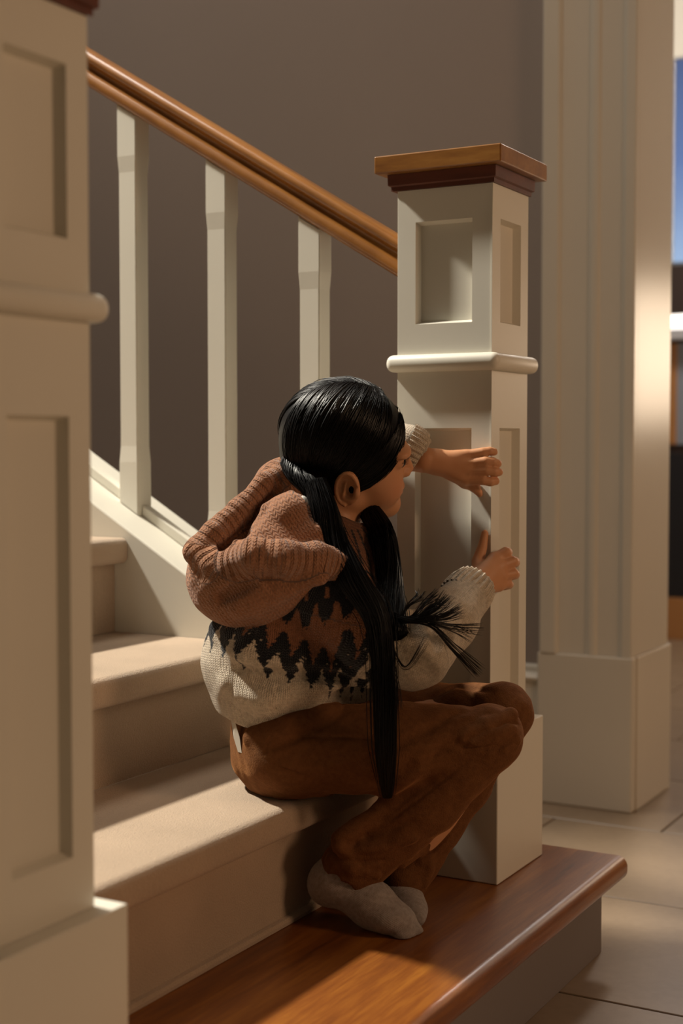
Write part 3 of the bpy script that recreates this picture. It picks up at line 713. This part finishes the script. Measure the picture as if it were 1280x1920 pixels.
k.b.inputs['Sheen Weight'].default_value = 0.4; k.b.inputs['Sheen Roughness'].default_value = 0.30; k.b.inputs['Sheen Tint'].default_value = (0.85, 0.38, 0.14, 1)
k.bump(k.math('ADD', n2, k.math('MULTIPLY', k.noise(34, 3, rough=0.5, scl=(1.0, 1.0, 1.7)), 1.5)), 0.6, 0.0016)
M['trouser'] = k.m
trs = finish('trousers', me, k.m, person, True)
del T

# ================================================================== socks
def sock(name, pts, rs, sole, up_, lat):
    lo = np.min([V3(p) for p in pts], 0)-0.06; hi = np.max([V3(p) for p in pts], 0)+0.06
    S = Vol(lo, hi, 0.002)
    S.chain(pts, rs, 0.016)
    for c, r, kk in sole: S.ell(c, r, None, k=kk)
    sl, g = S.sub(lo, hi); S.d[sl] = np.maximum(S.d[sl], (0.0012-g[2])+0*g[0]+0*g[1])
    me = S.mesh(name); pv = vco(me)
    Sx, TH, r = chain_uv(pv, pts); attr_vec(me, 'kuv', np.stack([TH*0.035, Sx, r], 1))
    return finish(name, me, M['sock'], person, True)
def m_knit(name, base=None, wale=0.0045, course=0.0036, depth=0.9, dist=0.0022, fuzz=0.5, tint=False, rib=0.0, ribw=0.012):
    """knitted fabric; 'kuv' = (around, along) in metres"""
    k = NT(name)
    at = k.n('ShaderNodeAttribute'); at.attribute_name = 'kuv'
    sp = k.n('ShaderNodeSeparateXYZ'); k.l(at.outputs['Vector'], sp.inputs[0])
    nz = k.noise(60, 2); off = k.math('MULTIPLY', k.math('SUBTRACT', nz, 0.5), 0.0030)
    u = k.math('DIVIDE', k.math('ADD', sp.outputs['X'], off), wale); v = k.math('DIVIDE', k.math('ADD', sp.outputs['Y'], off), course)
    fu = k.math('ABSOLUTE', k.math('SUBTRACT', k.math('FRACT', u), 0.5))          # 0 centre .. 0.5 gap
    vs_ = k.math('SINE', k.math('MULTIPLY', k.math('ADD', v, k.math('MULTIPLY', fu, -1.6)), 2*PI))
    side = k.math('SINE', k.math('MULTIPLY', fu, 2*PI))                             # each leg of the V
    h = k.math('MULTIPLY', k.math('ADD', k.math('MULTIPLY', vs_, 0.35), 0.65), side)
    if rib > 0:
        rb = k.math('SINE', k.math('MULTIPLY', k.math('DIVIDE', sp.outputs['X'], ribw), 2*PI))
        h = k.math('ADD', k.math('MULTIPLY', h, 1-rib), k.math('MULTIPLY', k.math('ADD', rb, 1), rib))
    if rib < 0:
        ra = k.n('ShaderNodeAttribute'); ra.attribute_name = 'tint'
        rb = k.math('SINE', k.math('MULTIPLY', k.math('DIVIDE', sp.outputs['X'], ribw), 2*PI))
        h = k.math('ADD', h, k.math('MULTIPLY', k.math('MULTIPLY', rb, ra.outputs['Fac']), -rib))
    fz = k.noise(700, 3, rough=0.7); fz2 = k.noise(180, 3)
    h = k.math('ADD', h, k.math('MULTIPLY', k.math('ADD', fz, fz2), fuzz))
    k.bump(h, depth, dist)
    if tint:
        ac = k.n('ShaderNodeAttribute'); ac.attribute_name = 'tint'; cin = ac.outputs['Color']
    else:
        rgb = k.n('ShaderNodeRGB'); rgb.outputs[0].default_value = (*base, 1); cin = rgb.outputs[0]
    mx = k.n('ShaderNodeMix', data_type='RGBA', blend_type='MULTIPLY'); mx.inputs[0].default_value = 1.0
    k.l(cin, mx.inputs[6]); cr = k.ramp(fz2, [(0.30, (0.72, 0.70, 0.68)), (0.65, (1, 1, 1))]); k.l(cr, mx.inputs[7])
    k.l(mx.outputs[2], k.b.inputs['Base Color'])
    k.set(Roughness=0.95); k.b.inputs['Specular IOR Level'].default_value = 0.08
    k.b.inputs['Sheen Weight'].default_value = 0.25; k.b.inputs['Sheen Roughness'].default_value = 0.5
    return k.m
M['sock'] = m_knit('grey_sock_knit', (0.36, 0.31, 0.28), wale=0.0042, course=0.0030, depth=0.55, dist=0.0010, fuzz=0.35)
R_HEEL, R_TOE = (-0.2838, 0.1539, 0.0549), (-0.2641, 0.0213, 0.0019)
sock('sock', [(-0.2682, 0.1190, 0.0890), (-0.2794, 0.1367, 0.0642), (-0.2711, 0.0779, 0.0335), (-0.2649, 0.0337, 0.0094)], [0.030, 0.0325, 0.0315, 0.0195],
     [((-0.2807, 0.1485, 0.0549), (0.029, 0.029, 0.029), 0.012), ((-0.2763, 0.0450, 0.0217), (0.034, 0.030, 0.0195), 0.014), ((-0.2581, 0.0208, 0.0010), (0.0150, 0.0150, 0.0120), 0.010), ((-0.2792, 0.0239, 0.0045), (0.017, 0.014, 0.0110), 0.010)], None, None)
sock('sock', [(-0.1817, 0.0739, 0.0554), (-0.1916, 0.0795, 0.0347), (-0.2080, 0.0562, 0.0213), (-0.2340, 0.0302, 0.0148)], [0.026, 0.028, 0.0245, 0.0165],
     [((-0.1867, 0.0909, 0.0315), (0.024, 0.024, 0.022), 0.010), ((-0.2230, 0.0417, 0.0199), (0.024, 0.024, 0.017), 0.010), ((-0.2415, 0.0231, 0.0150), (0.0115, 0.0115, 0.009), 0.006)], None, None)

# ================================================================== sweater
CREAM = np.array([0.72, 0.61, 0.47]); RUST = np.array([0.30, 0.125, 0.062]); BLACK = np.array([0.012, 0.013, 0.017])
W = Vol((-0.46, -0.10, 0.20), (0.06, 0.50, 0.80), 0.0025)
W.chain([(-0.2546, 0.2406, 0.3251), (-0.2642, 0.2420, 0.3745), (-0.2370, 0.2229, 0.4687), (-0.2192, 0.1963, 0.5246)], [0.098, 0.106, 0.104, 0.070], 0.03)
W.chain([(-0.1429, 0.2943, 0.2949), (-0.1405, 0.2957, 0.3540), (-0.1262, 0.2697, 0.4559), (-0.1159, 0.2561, 0.5065)], [0.088, 0.092, 0.090, 0.070], 0.03)  # hidden far side of the torso, widened to block the downlight
W.cone((-0.1941, 0.1737, 0.3297), (-0.1855, 0.1693, 0.4424), 0.062, 0.075, 0.03)
W.cone((-0.2195, 0.1961, 0.5166), (-0.1980, 0.1808, 0.5438), 0.062, 0.052, 0.03)
W.cone((-0.2133, 0.1630, 0.5015), (-0.1888, 0.1437, 0.5421), 0.055, 0.034, 0.02)
W.cone(R_SHO, L_SHO, 0.055, 0.055, 0.04)
W.chain([(-0.2762, 0.1500, 0.4762), (-0.2631, 0.0912, 0.4280), (-0.2191, 0.0403, 0.3975), (-0.1404, 0.0262, 0.4341), (-0.0744, 0.0239, 0.4655)], [0.058, 0.056, 0.052, 0.045, 0.036], 0.016)
W.cone((-0.0833, 0.0252, 0.4614), (-0.0541, 0.0196, 0.4771), 0.0325, 0.0315, 0.008)
W.chain([L_SHO, (-0.0373, 0.2894, 0.6088), L_ELB, (-0.0355, 0.1919, 0.6961), (-0.0430, 0.1375, 0.6952)], [0.064, 0.058, 0.054, 0.045, 0.036], 0.016)
W.cone((-0.0462, 0.1350, 0.6944), (-0.0378, 0.1232, 0.6852), 0.0335, 0.030, 0.008)
# neckline hole, hem cut, cuffs open
W.cone(HL(-0.01, 0, -0.03), (-0.1968, 0.1814, 0.5719), 0.038, 0.037, 0.006, mode='cut')
W.cone((-0.0501, 0.0187, 0.4801), (-0.0278, 0.0151, 0.4933), 0.026, 0.026, 0.003, mode='cut'); W.cone((-0.0365, 0.1229, 0.6843), (-0.0244, 0.0998, 0.6700), 0.024, 0.024, 0.003, mode='cut')
# hem plane: keep above the tilted hem
for pts, r, pr in (([(-0.3952, 0.1284, 0.3842), (-0.3670, 0.0771, 0.3740), (-0.3361, 0.0206, 0.3623)], 0.026, 0.009), ([(-0.4434, 0.2120, 0.3565), (-0.4184, 0.1657, 0.3404), (-0.3820, 0.1022, 0.3565)], 0.032, 0.008),
    ([(-0.4505, 0.2314, 0.4259), (-0.4300, 0.1926, 0.4039), (-0.4002, 0.1381, 0.3930)], 0.028, 0.008), ([(-0.2583, -0.0099, 0.4264), (-0.2483, -0.0267, 0.4377), (-0.2393, -0.0406, 0.4601)], 0.018, 0.004)):
    W.roll(pts, r, pr, 0.010)
hp = V3((-0.3355, 0.2180, 0.2914)); hn = V3((-0.3304, 0.2208, 0.4158))-hp; hn = hn/np.linalg.norm(hn); hn = hn+0.30*FR*(-1)*(-1)*0+0.0
sl, g = W.sub(W.lo, W.lo+W.n*W.h)
hx = (g[0]*FR[0]+g[1]*FR[1])
u0 = float(hp@FR)
hem = hp[2]-0.008+0.34*(np.sqrt(np.maximum(hx-u0-0.005, 0)**2+0.0016)-0.04)+0.42*(np.sqrt(np.maximum(u0+0.005-hx, 0)**2+0.0016)-0.04)
W.d[sl] = np.maximum(W.d[sl], (hem-g[2])*0.95)
for pts, amp, wid in (
    ([(-0.4008, 0.1378, 0.3769), (-0.3814, 0.1025, 0.3711), (-0.3606, 0.0639, 0.3565), (-0.3377, 0.0223, 0.3506)], -0.011, 0.007), ([(-0.3809, 0.1028, 0.3842), (-0.3601, 0.0642, 0.3696), (-0.3371, 0.0226, 0.3638)], 0.005, 0.008),
    ([(-0.4433, 0.2145, 0.3842), (-0.4241, 0.1792, 0.3740), (-0.3991, 0.1345, 0.3755)], -0.006, 0.010), ([(-0.4443, 0.2182, 0.4039), (-0.4198, 0.1732, 0.3915), (-0.3915, 0.1221, 0.3871)], 0.006, 0.012),
    ([(-0.4103, 0.1534, 0.3638), (-0.4143, 0.1579, 0.3346), (-0.4141, 0.1555, 0.3141)], -0.003, 0.005), ([(-0.4431, 0.2105, 0.3455), (-0.4186, 0.1655, 0.3346), (-0.3820, 0.1022, 0.3565)], 0.005, 0.014),
    ([(-0.2592, -0.0044, 0.4676), (-0.2567, -0.0116, 0.4377), (-0.2555, -0.0170, 0.4039)], -0.006, 0.007), ([(-0.2503, -0.0209, 0.4601), (-0.2470, -0.0294, 0.4339), (-0.2450, -0.0351, 0.4114)], 0.004, 0.007),
    ([(-0.3104, -0.0169, 0.4514), (-0.3081, -0.0240, 0.4186), (-0.3131, -0.0184, 0.3857)], 0.004, 0.008), ([(-0.3307, 0.0178, 0.4332), (-0.3178, -0.0043, 0.4441), (-0.3061, -0.0229, 0.4697)], -0.005, 0.008),
    ([(-0.3960, 0.1279, 0.3638), (-0.3752, 0.0893, 0.3492), (-0.3606, 0.0639, 0.3565)], 0.004, 0.008), ([(-0.4504, 0.2315, 0.4295), (-0.4358, 0.2062, 0.4368), (-0.4152, 0.1674, 0.4186)], 0.004, 0.012)):
    W.crease(pts, amp*2.4, wid*1.1)
gg = np.stack(np.broadcast_arrays(*g), -1); near = np.abs(W.d) < 0.015; qq = gg[near].astype(np.float64)
W.d[near] += (0.0035*vnoise(qq+3, 17)+0.0016*vnoise(qq, 45)).astype(np.float32); del gg, near
me = W.mesh('sweater'); pv = vco(me)
# stitch coordinates: torso round its axis, sleeves along their bones
S1, T1, r1 = chain_uv(pv, [PELV, CHEST, NECK], ref=tuple(FH))
S2, T2, r2 = chain_uv(pv, [R_SHO, (-0.2631, 0.0912, 0.4280), (-0.2191, 0.0403, 0.3975), R_WRI])
S3, T3, r3 = chain_uv(pv, [L_SHO, L_ELB, L_WRI])
uv = np.stack([T1*0.105, S1, r1], 1)
m2 = (r2 < 0.070) & (S2 > 0.115) & ((pv-V3((-0.2965, 0.0581, 0.4227)))@FR > 0); m3 = (r3 < 0.07) & (S3 > 0.10) & ~m2
uv[m2] = np.stack([T2*0.055, S2, r2], 1)[m2]; uv[m3] = np.stack([T3*0.05, S3, r3], 1)[m3]
L2_ = S2.max(); cuff = np.zeros(len(pv))
attr_vec(me, 'kuv', uv)
# yoke: concentric bands round the neck, pointed leaf motifs
YN = V3((-0.2082, 0.1823, 0.5844)); YA = V3((-0.05, -0.10, 1.0)); YA /= np.linalg.norm(YA)
d = pv-YN; rr = np.linalg.norm(d, axis=1)
e1 = np.cross(YA, FH); e1 /= np.linalg.norm(e1); e2 = np.cross(YA, e1)
th = np.arctan2(d@e2, d@e1)
st_ = 0.0040
rq = np.floor(rr/st_)*st_; thq = th
def tri(x): return np.abs((x % 1.0)-0.5)*2
nleaf = 32
a_ = thq/(2*PI)*nleaf
def fr(x): return np.abs((x % 1.0)-0.5)          # 0 at the motif's centre
rj = rr+0.0035*vnoise(pv, 80)
ser = 0.13*((rj/0.0085) % 1.0)                    # serrated leaf edges
def leaf(phase, top, tip, w0):
    w = w0*np.clip((tip-rj)/(tip-top), 0, 1)**0.8
    return (fr(a_+phase) < w-ser*(w > 0.08)) & (rj > top)
black = (rj < 0.230) | leaf(0.0, 0.2301, 0.268, 0.62)
tintv = np.where(black[:, None], BLACK, CREAM)
rust = leaf(0.0, 0.192, 0.236, 0.58) | leaf(0.0, 0.1975, 0.236, 0.75) & (rj < 0.206) | ((rj > 0.180) & (rj < 0.192) & (fr(a_) < 0.30*(rj-0.176)/0.016)) | leaf(0.5, 0.126, 0.158, 0.50)
rust |= (np.abs(rj-0.170) < 0.005) & (fr(a_+0.5) < 0.10)
rust |= rj < 0.120
rust &= ~((rj < 0.108) & (rj > 0.05) & (fr(a_*0.9+rj*9) < 0.13))
tintv = np.where(rust[:, None], RUST, tintv)
slv = ((r2 < 0.075) & (S2 > 0.10) & ((pv-V3((-0.2965, 0.0581, 0.4227)))@FR > 0)) | ((r3 < 0.075) & (S3 > 0.115)); tintv = np.where(slv[:, None], CREAM, tintv)
attr_col(me, 'tint', tintv)
M['sweater'] = m_knit('fair_isle_knit', tint=True, depth=0.8, dist=0.0024, fuzz=0.55)
sw = finish('sweater', me, M['sweater'], person, True)
del W
# ribbed cuffs
def cuff_mesh(name, a, b, ra, rb, nr=26):
    a, b = V3(a), V3(b); dd = (b-a)/np.linalg.norm(b-a); f1 = np.cross(dd, (0.1, 0.2, 1)); f1 /= np.linalg.norm(f1); f2 = np.cross(dd, f1)
    K, Nn = 14, nr*6; vv = []
    prof_ = [(t, 1.0) for t in np.linspace(0, 1, K)]+[(1.03, 0.94), (0.98, 0.82), (0.6, 0.78)]
    for t, sc in prof_:
        for j in range(Nn):
            A_ = 2*PI*j/Nn; r = (ra+(rb-ra)*t)*sc*(1+0.05*math.cos(A_*nr)*(1 if sc > 0.95 else 0.3))+0.002*math.sin(PI*min(t, 1))
            vv.append(a+dd*(t*np.linalg.norm(b-a))+(f1*math.cos(A_)+f2*math.sin(A_))*r)
    rows = len(prof_); fc = [(i*Nn+j, i*Nn+(j+1) % Nn, (i+1)*Nn+(j+1) % Nn, (i+1)*Nn+j) for i in range(rows-1) for j in range(Nn)]
    me = bpy.data.meshes.new(name); me.from_pydata([tuple(q) for q in vv], [], fc); me.update()
    pv = vco(me); S, TH, r = chain_uv(pv, [a, b]); attr_vec(me, 'kuv', np.stack([TH*0.035, S, r], 1)); attr_col(me, 'tint', np.tile(CREAM, (len(pv), 1)))
    return finish(name, me, M['sweater'], sw, True)
cuff_mesh('cuff', (-0.0860, 0.0257, 0.4600), (-0.0474, 0.0181, 0.4815), 0.0375, 0.0330); cuff_mesh('cuff', (-0.0494, 0.1409, 0.6969), (-0.0362, 0.1202, 0.6835), 0.0365, 0.0320)

# ================================================================== hood, lying open on the back
H = Vol((-0.50, 0.02, 0.34), (-0.02, 0.52, 0.70), 0.0025)
H.ell((-0.3218, 0.2351, 0.5109), (0.098, 0.086, 0.078), None, k=0)
H.ell((-0.1714, 0.2961, 0.5298), (0.088, 0.080, 0.070), None, k=0.03)  # hidden far side of the hood, added to shade the newel
H.ell((-0.3410, 0.2686, 0.5032), (0.070, 0.070, 0.062), None, k=0.03)
H.ell((-0.2998, 0.1763, 0.5233), (0.070, 0.062, 0.040), None, k=0.03)
H.cone((-0.2976, 0.2783, 0.5584), (-0.2401, 0.2441, 0.6323), 0.050, 0.040, 0.03)
H.cone((-0.2401, 0.2441, 0.6323), (-0.2301, 0.1992, 0.5651), 0.040, 0.045, 0.03)
H.cone((-0.2984, 0.1727, 0.5118), (-0.2877, 0.1346, 0.5280), 0.045, 0.030, 0.02)
# cavity of the bag and the slot behind the inner layer
H.chain([(-0.3813, 0.2827, 0.5402), (-0.3724, 0.2476, 0.5546), (-0.3374, 0.2386, 0.5774), (-0.2987, 0.2356, 0.6261)], [0.010, 0.019, 0.015, 0.009], 0.012, mode='cut')
H.cone((-0.3930, 0.2430, 0.5500), (-0.3617, 0.2275, 0.5440), 0.014, 0.012, 0.008, mode='cut')
# rolled ribbed rim
RIM = [(-0.2795, 0.1085, 0.5154), (-0.3114, 0.1151, 0.5252), (-0.3479, 0.1304, 0.5377), (-0.3867, 0.1590, 0.5408), (-0.4052, 0.1925, 0.5437), (-0.4006, 0.2246, 0.5362)]
H.chain(RIM, [0.018, 0.021, 0.024, 0.025, 0.024, 0.016], 0.010)
RIM2 = [(-0.4068, 0.2653, 0.5260), (-0.3979, 0.2924, 0.5448), (-0.3782, 0.2801, 0.5706), (-0.3331, 0.2642, 0.6035), (-0.2977, 0.2454, 0.6416), (-0.2666, 0.2324, 0.6568)]
H.chain(RIM2, [0.016, 0.020, 0.018, 0.017, 0.015, 0.012], 0.008)
# inner layer bulging over the neck
H.ell((-0.3022, 0.1972, 0.5883), (0.046, 0.040, 0.040), None, k=0.012)
H.cone((-0.3414, 0.2135, 0.5630), (-0.3078, 0.1538, 0.5668), 0.024, 0.020, 0.014)
H.chain([(-0.3483, 0.2361, 0.5627), (-0.3270, 0.2224, 0.6042), (-0.2964, 0.2006, 0.6266)], [0.008, 0.007, 0.006], 0.006)
for a_, b_, r_ in (((-0.3284, 0.2170, 0.6273), (-0.3849, 0.2303, 0.5687), 0.005), ((-0.3725, 0.1763, 0.5571), (-0.3391, 0.1269, 0.5582), 0.006), ((-0.4136, 0.2429, 0.4842), (-0.4097, 0.1967, 0.5047), 0.008), ((-0.3745, 0.2326, 0.5719), (-0.3391, 0.2148, 0.6201), 0.005)):
    H.cone(a_, b_, r_, r_, 0.010, mode='cut')
for a_, b_, r_ in (((-0.3984, 0.2895, 0.5069), (-0.3799, 0.2521, 0.4615), 0.012), ((-0.3974, 0.2225, 0.4688), (-0.3584, 0.1158, 0.5116), 0.010)): H.cone(a_, b_, r_, r_, 0.020)
H.cone(HL(-0.02, 0, -0.03), NECK, 0.046, 0.046, 0.006, mode='cut')
sl, g = H.sub(H.lo, H.lo+H.n*H.h); gg = np.stack(np.broadcast_arrays(*g), -1); near = np.abs(H.d) < 0.012; qq = gg[near].astype(np.float64)
H.d[near] += (0.0030*vnoise(qq+9, 22)+0.0014*vnoise(qq, 60)).astype(np.float32); del gg, near
me = H.mesh('hood'); pv = vco(me)
S1, T1, r1 = chain_uv(pv, RIM, ref=tuple(FH)); S2, T2, r2 = chain_uv(pv, RIM2, ref=tuple(FH))
du = (pv-V3((-0.3242, 0.2243, 0.5694)))@FR; dz = pv[:, 2]
uv = np.stack([du*0.75+dz*0.5, dz*0.9-du*0.35, 0*du], 1)
m1 = r1 < 0.032; m2 = (r2 < 0.027) & ~m1
uv[m1] = np.stack([S1, T1*0.026, r1], 1)[m1]; uv[m2] = np.stack([S2, T2*0.020, r2], 1)[m2]
attr_vec(me, 'kuv', uv)
ribm = np.where(m1 | m2, 1.0, 0.0)
attr_col(me, 'tint', np.stack([ribm]*3, 1))
M['hood'] = m_knit('rust_hood_knit', tuple(np.array([0.38, 0.175, 0.092])), wale=0.0080, course=0.0056, depth=0.85, dist=0.0026, fuzz=0.6, rib=-1.1, ribw=0.0115)
hd = finish('hood', me, M['hood'], sw, True)
del H
# scrap of white undershirt at the nape
bm = bmesh.new(); bmesh.ops.create_uvsphere(bm, u_segments=16, v_segments=10, radius=1.0)
bmesh.ops.scale(bm, vec=(0.007, 0.008, 0.021), verts=bm.verts); bmesh.ops.rotate(bm, cent=(0, 0, 0), matrix=Matrix.Rotation(-0.35, 3, Vector(FH)), verts=bm.verts); bmesh.ops.translate(bm, vec=(-0.3029, 0.1690, 0.6044), verts=bm.verts)
finish('undershirt', bm_mesh(bm, 'undershirt'), m_plain('white_cotton', (0.62, 0.60, 0.56), 0.8), person, True)
# white label sewn at the back of the waistband
lb = [(-0.3396, 0.2769, 0.2943), (-0.3492, 0.2631, 0.2941), (-0.3495, 0.2557, 0.2747), (-0.3464, 0.2541, 0.2509), (-0.3407, 0.2643, 0.2503), (-0.3404, 0.2718, 0.2698)]
bm = bmesh.new(); fv = [bm.verts.new(q) for q in lb]; bv = [bm.verts.new(tuple(V3(q)+FH*0.0012)) for q in lb]
bm.faces.new(fv); bm.faces.new(bv[::-1])
for i in range(6): bm.faces.new((fv[i], fv[(i+1) % 6], bv[(i+1) % 6], bv[i]))
lab = finish('sewn_label', bm_mesh(bm, 'sewn_label'), m_plain('label_white', (0.62, 0.58, 0.50), 0.8), trs); lab['label'] = 'small white cloth label at the back waist'

# ================================================================== hair
k = NT('black_hair'); k.set(Base_Color=(0.0035, 0.003, 0.0035), Roughness=0.36); k.b.inputs['Specular IOR Level'].default_value = 0.26
M['hair'] = k.m
hr_ = Vol(HC-0.17, HC+0.17, 0.0025)
hr_.ell(HL(-0.012, 0, 0.030), (0.0945, 0.078, 0.088), HM)
hr_.ell(HL(-0.050, -0.005, -0.020), (0.050, 0.060, 0.055), HM, k=0.02)
# open the face and the neck
sl, g = hr_.sub(HC-0.17, HC+0.17)
q = [sum((g[i]-HC[i])*HM[i, j] for i in range(3)) for j in range(3)]
yy = np.abs(q[1])
fr = 0.55*(q[0]+0.005)-0.83*(q[2]-0.014)+0.08*(yy-0.03)
hr_.d[sl] = np.maximum(hr_.d[sl], np.minimum(fr, 0.02))
nape = -(q[2]+0.040-0.35*np.minimum(q[0]+0.02, 0)*(-1)*0+0*q[1])
hr_.d[sl] = np.maximum(hr_.d[sl], np.where(q[0] > -0.03, -(q[2]+0.012)+0*q[1], -(q[2]+0.052)+0*q[1]))
me = hr_.mesh('hair_cap')
hair = finish('hair', me, M['hair'], person, True)

E_R = np.array([0.0960, 0.0795, 0.0895]); E_C = V3((-0.012, 0, 0.030))
def on_cap(u): return E_C+E_R*u
def slerp_path(p0, p1, K, lift):
    u0 = (p0-E_C)/E_R; u1 = (p1-E_C)/E_R; u0 /= np.linalg.norm(u0); u1 /= np.linalg.norm(u1)
    om = math.acos(max(-1, min(1, float(u0@u1)))); out = []
    for i in range(K):
        t = i/(K-1); u = (math.sin((1-t)*om)*u0+math.sin(t*om)*u1)/max(math.sin(om), 1e-6)
        sg = 1+lift*math.sin(PI*t)
        out.append(HC+HM@(E_C+E_R*u*sg))
    return np.array(out)
rs = np.random.RandomState(11)
GR = V3((-0.066, -0.048, -0.048)); GL = V3((-0.060, 0.052, -0.048))
paths = []
K = 16
for sgn, Gp in ((-1, GR), (1, GL)):
    for i in range(2600 if sgn < 0 else 1300):
        t = rs.rand()
        if rs.rand() < 0.55:      # from the parting
            x = -0.095+0.160*t; s0 = V3((x, sgn*0.0015+rs.randn()*0.0012, 0.12))
        else:                     # from the hairline round the face
            s0 = V3((0.078-0.078*t, sgn*(0.008+0.070*math.sin(t*PI/2)), 0.074-0.054*t))
        gt = Gp+rs.randn(3)*np.array([0.008, 0.006, 0.009])
        pth = slerp_path(s0, gt, K, 0.004+0.016*rs.rand()**2)
        pth += HM@(rs.randn(3)*0.0010)
        paths.append(pth)
tubes('groomed_hair', paths, np.concatenate([[0.0003], np.full(K-2, 0.00062), [0.0004]]), M['hair'], hair)
def cat(pts, K):
    pts = [V3(p) for p in pts]; pts = [2*pts[0]-pts[1]]+pts+[2*pts[-1]-pts[-2]]; n = len(pts)-3; out = []
    for i in range(K):
        t = i/(K-1)*n; j = min(int(t), n-1); f = t-j; a, b, c, d_ = pts[j:j+4]
        out.append(0.5*((2*b)+(-a+c)*f+(2*a-5*b+4*c-d_)*f*f+(-a+3*b-3*c+d_)*f**3))
    return np.array(out)
def lock(name, pts, rad, n, K=26, rs0=0.0006, twist=0.0, spread=0.0, parent=None, seed=1, stray=0.0):
    rg = np.random.RandomState(seed); c = cat(pts, K); rad_ = np.interp(np.linspace(0, 1, K), np.linspace(0, 1, len(rad)), rad)
    Tn = np.gradient(c, axis=0); Tn /= np.linalg.norm(Tn, axis=1, keepdims=True)
    f1 = np.cross(Tn, FH); f1 /= np.linalg.norm(f1, axis=1, keepdims=True); f2 = np.cross(Tn, f1)
    out = []
    for i in range(n):
        a = rg.rand()*2*PI; r = math.sqrt(rg.rand()); ts = np.linspace(0, 1, K)
        w_ = 0.25*np.sin(ts*PI*2*(0.5+rg.rand())+rg.rand()*6); ang = a+twist*ts+w_
        rr_ = rad_*(r+spread*ts**2*rg.rand()+stray*(rg.rand() < 0.04)*ts)
        out.append(c+f1*(np.cos(ang)*rr_)[:, None]+f2*(np.sin(ang)*rr_)[:, None]*0.7)
    return tubes(name, out, np.concatenate([[rs0*0.5], np.full(K-3, rs0), [rs0*0.7, rs0*0.2]]), M['hair'], parent)
# nape rope and the long right tail hanging over the sleeve to the lap
lock('nape_twist', [(-0.2621, 0.2259, 0.6748), (-0.2826, 0.1990, 0.6534), (-0.2914, 0.1722, 0.6370), (-0.2920, 0.1506, 0.6143)], [0.016, 0.014, 0.015, 0.017], 300, parent=hair, twist=4.0, seed=2)
lock('ponytail', [(-0.2874, 0.1656, 0.6423), (-0.2996, 0.1427, 0.6048), (-0.3042, 0.1261, 0.5599), (-0.3149, 0.0891, 0.5093), (-0.3103, 0.0559, 0.4619), (-0.3162, 0.0410, 0.4113), (-0.3216, 0.0348, 0.3530), (-0.3195, 0.0341, 0.2781), (-0.3033, 0.0390, 0.2029)],
     [0.018, 0.019, 0.021, 0.021, 0.018, 0.016, 0.0150, 0.0130, 0.006], 1100, K=34, parent=hair, twist=1.2, spread=0.2, seed=3, stray=0.9)
# the other tail comes past the chin and flicks over the forearm
lock('ponytail', [(-0.1722, 0.1400, 0.5999), (-0.1993, 0.1032, 0.5663), (-0.2320, 0.0747, 0.5148), (-0.2667, 0.0507, 0.4729), (-0.2921, 0.0317, 0.4427), (-0.2980, 0.0204, 0.4291)],
     [0.016, 0.020, 0.019, 0.018, 0.014, 0.010], 650, K=24, parent=hair, twist=1.0, spread=0.2, seed=4, stray=0.8)
flk = [([(-0.2939, 0.0367, 0.4613), (-0.2904, 0.0093, 0.4551), (-0.2743, -0.0075, 0.4730), (-0.2591, -0.0233, 0.4852)], 0.0055, 60), ([(-0.2941, 0.0366, 0.4576), (-0.2932, 0.0038, 0.4535), (-0.2738, -0.0197, 0.4625), (-0.2521, -0.0365, 0.4792)], 0.0060, 80),
       ([(-0.2931, 0.0346, 0.4553), (-0.2913, 0.0007, 0.4557), (-0.2641, -0.0274, 0.4559), (-0.2362, -0.0457, 0.4661)], 0.0040, 40), ([(-0.2931, 0.0346, 0.4539), (-0.2877, -0.0058, 0.4542), (-0.2528, -0.0386, 0.4434), (-0.1962, -0.0585, 0.4353)], 0.0032, 20),
       ([(-0.2931, 0.0346, 0.4539), (-0.2860, -0.0091, 0.4512), (-0.2529, -0.0387, 0.4404), (-0.2114, -0.0529, 0.4245)], 0.0030, 18), ([(-0.2970, 0.0310, 0.4507), (-0.2826, -0.0157, 0.4468), (-0.2631, -0.0434, 0.4143), (-0.2190, -0.0647, 0.3746)], 0.0035, 36),
       ([(-0.2932, 0.0245, 0.4545), (-0.2915, 0.0130, 0.4736), (-0.2838, 0.0003, 0.4847), (-0.2772, -0.0006, 0.4901)], 0.0040, 30), ([(-0.3029, 0.0404, 0.4396), (-0.3106, 0.0198, 0.4009), (-0.3083, 0.0044, 0.3907), (-0.2896, -0.0150, 0.4305)], 0.0022, 12),
       ([(-0.3043, 0.0422, 0.4322), (-0.3225, 0.0195, 0.3914), (-0.3248, 0.0100, 0.3556), (-0.3198, 0.0092, 0.3327)], 0.0035, 8)]
for i, (pp, r_, n_) in enumerate(flk): lock('flyaway_lock', pp, [r_*0.6, r_*0.8, r_*1.3, r_*1.7], int(n_*0.7), K=18, parent=hair, spread=1.2, seed=20+i, rs0=0.00045)
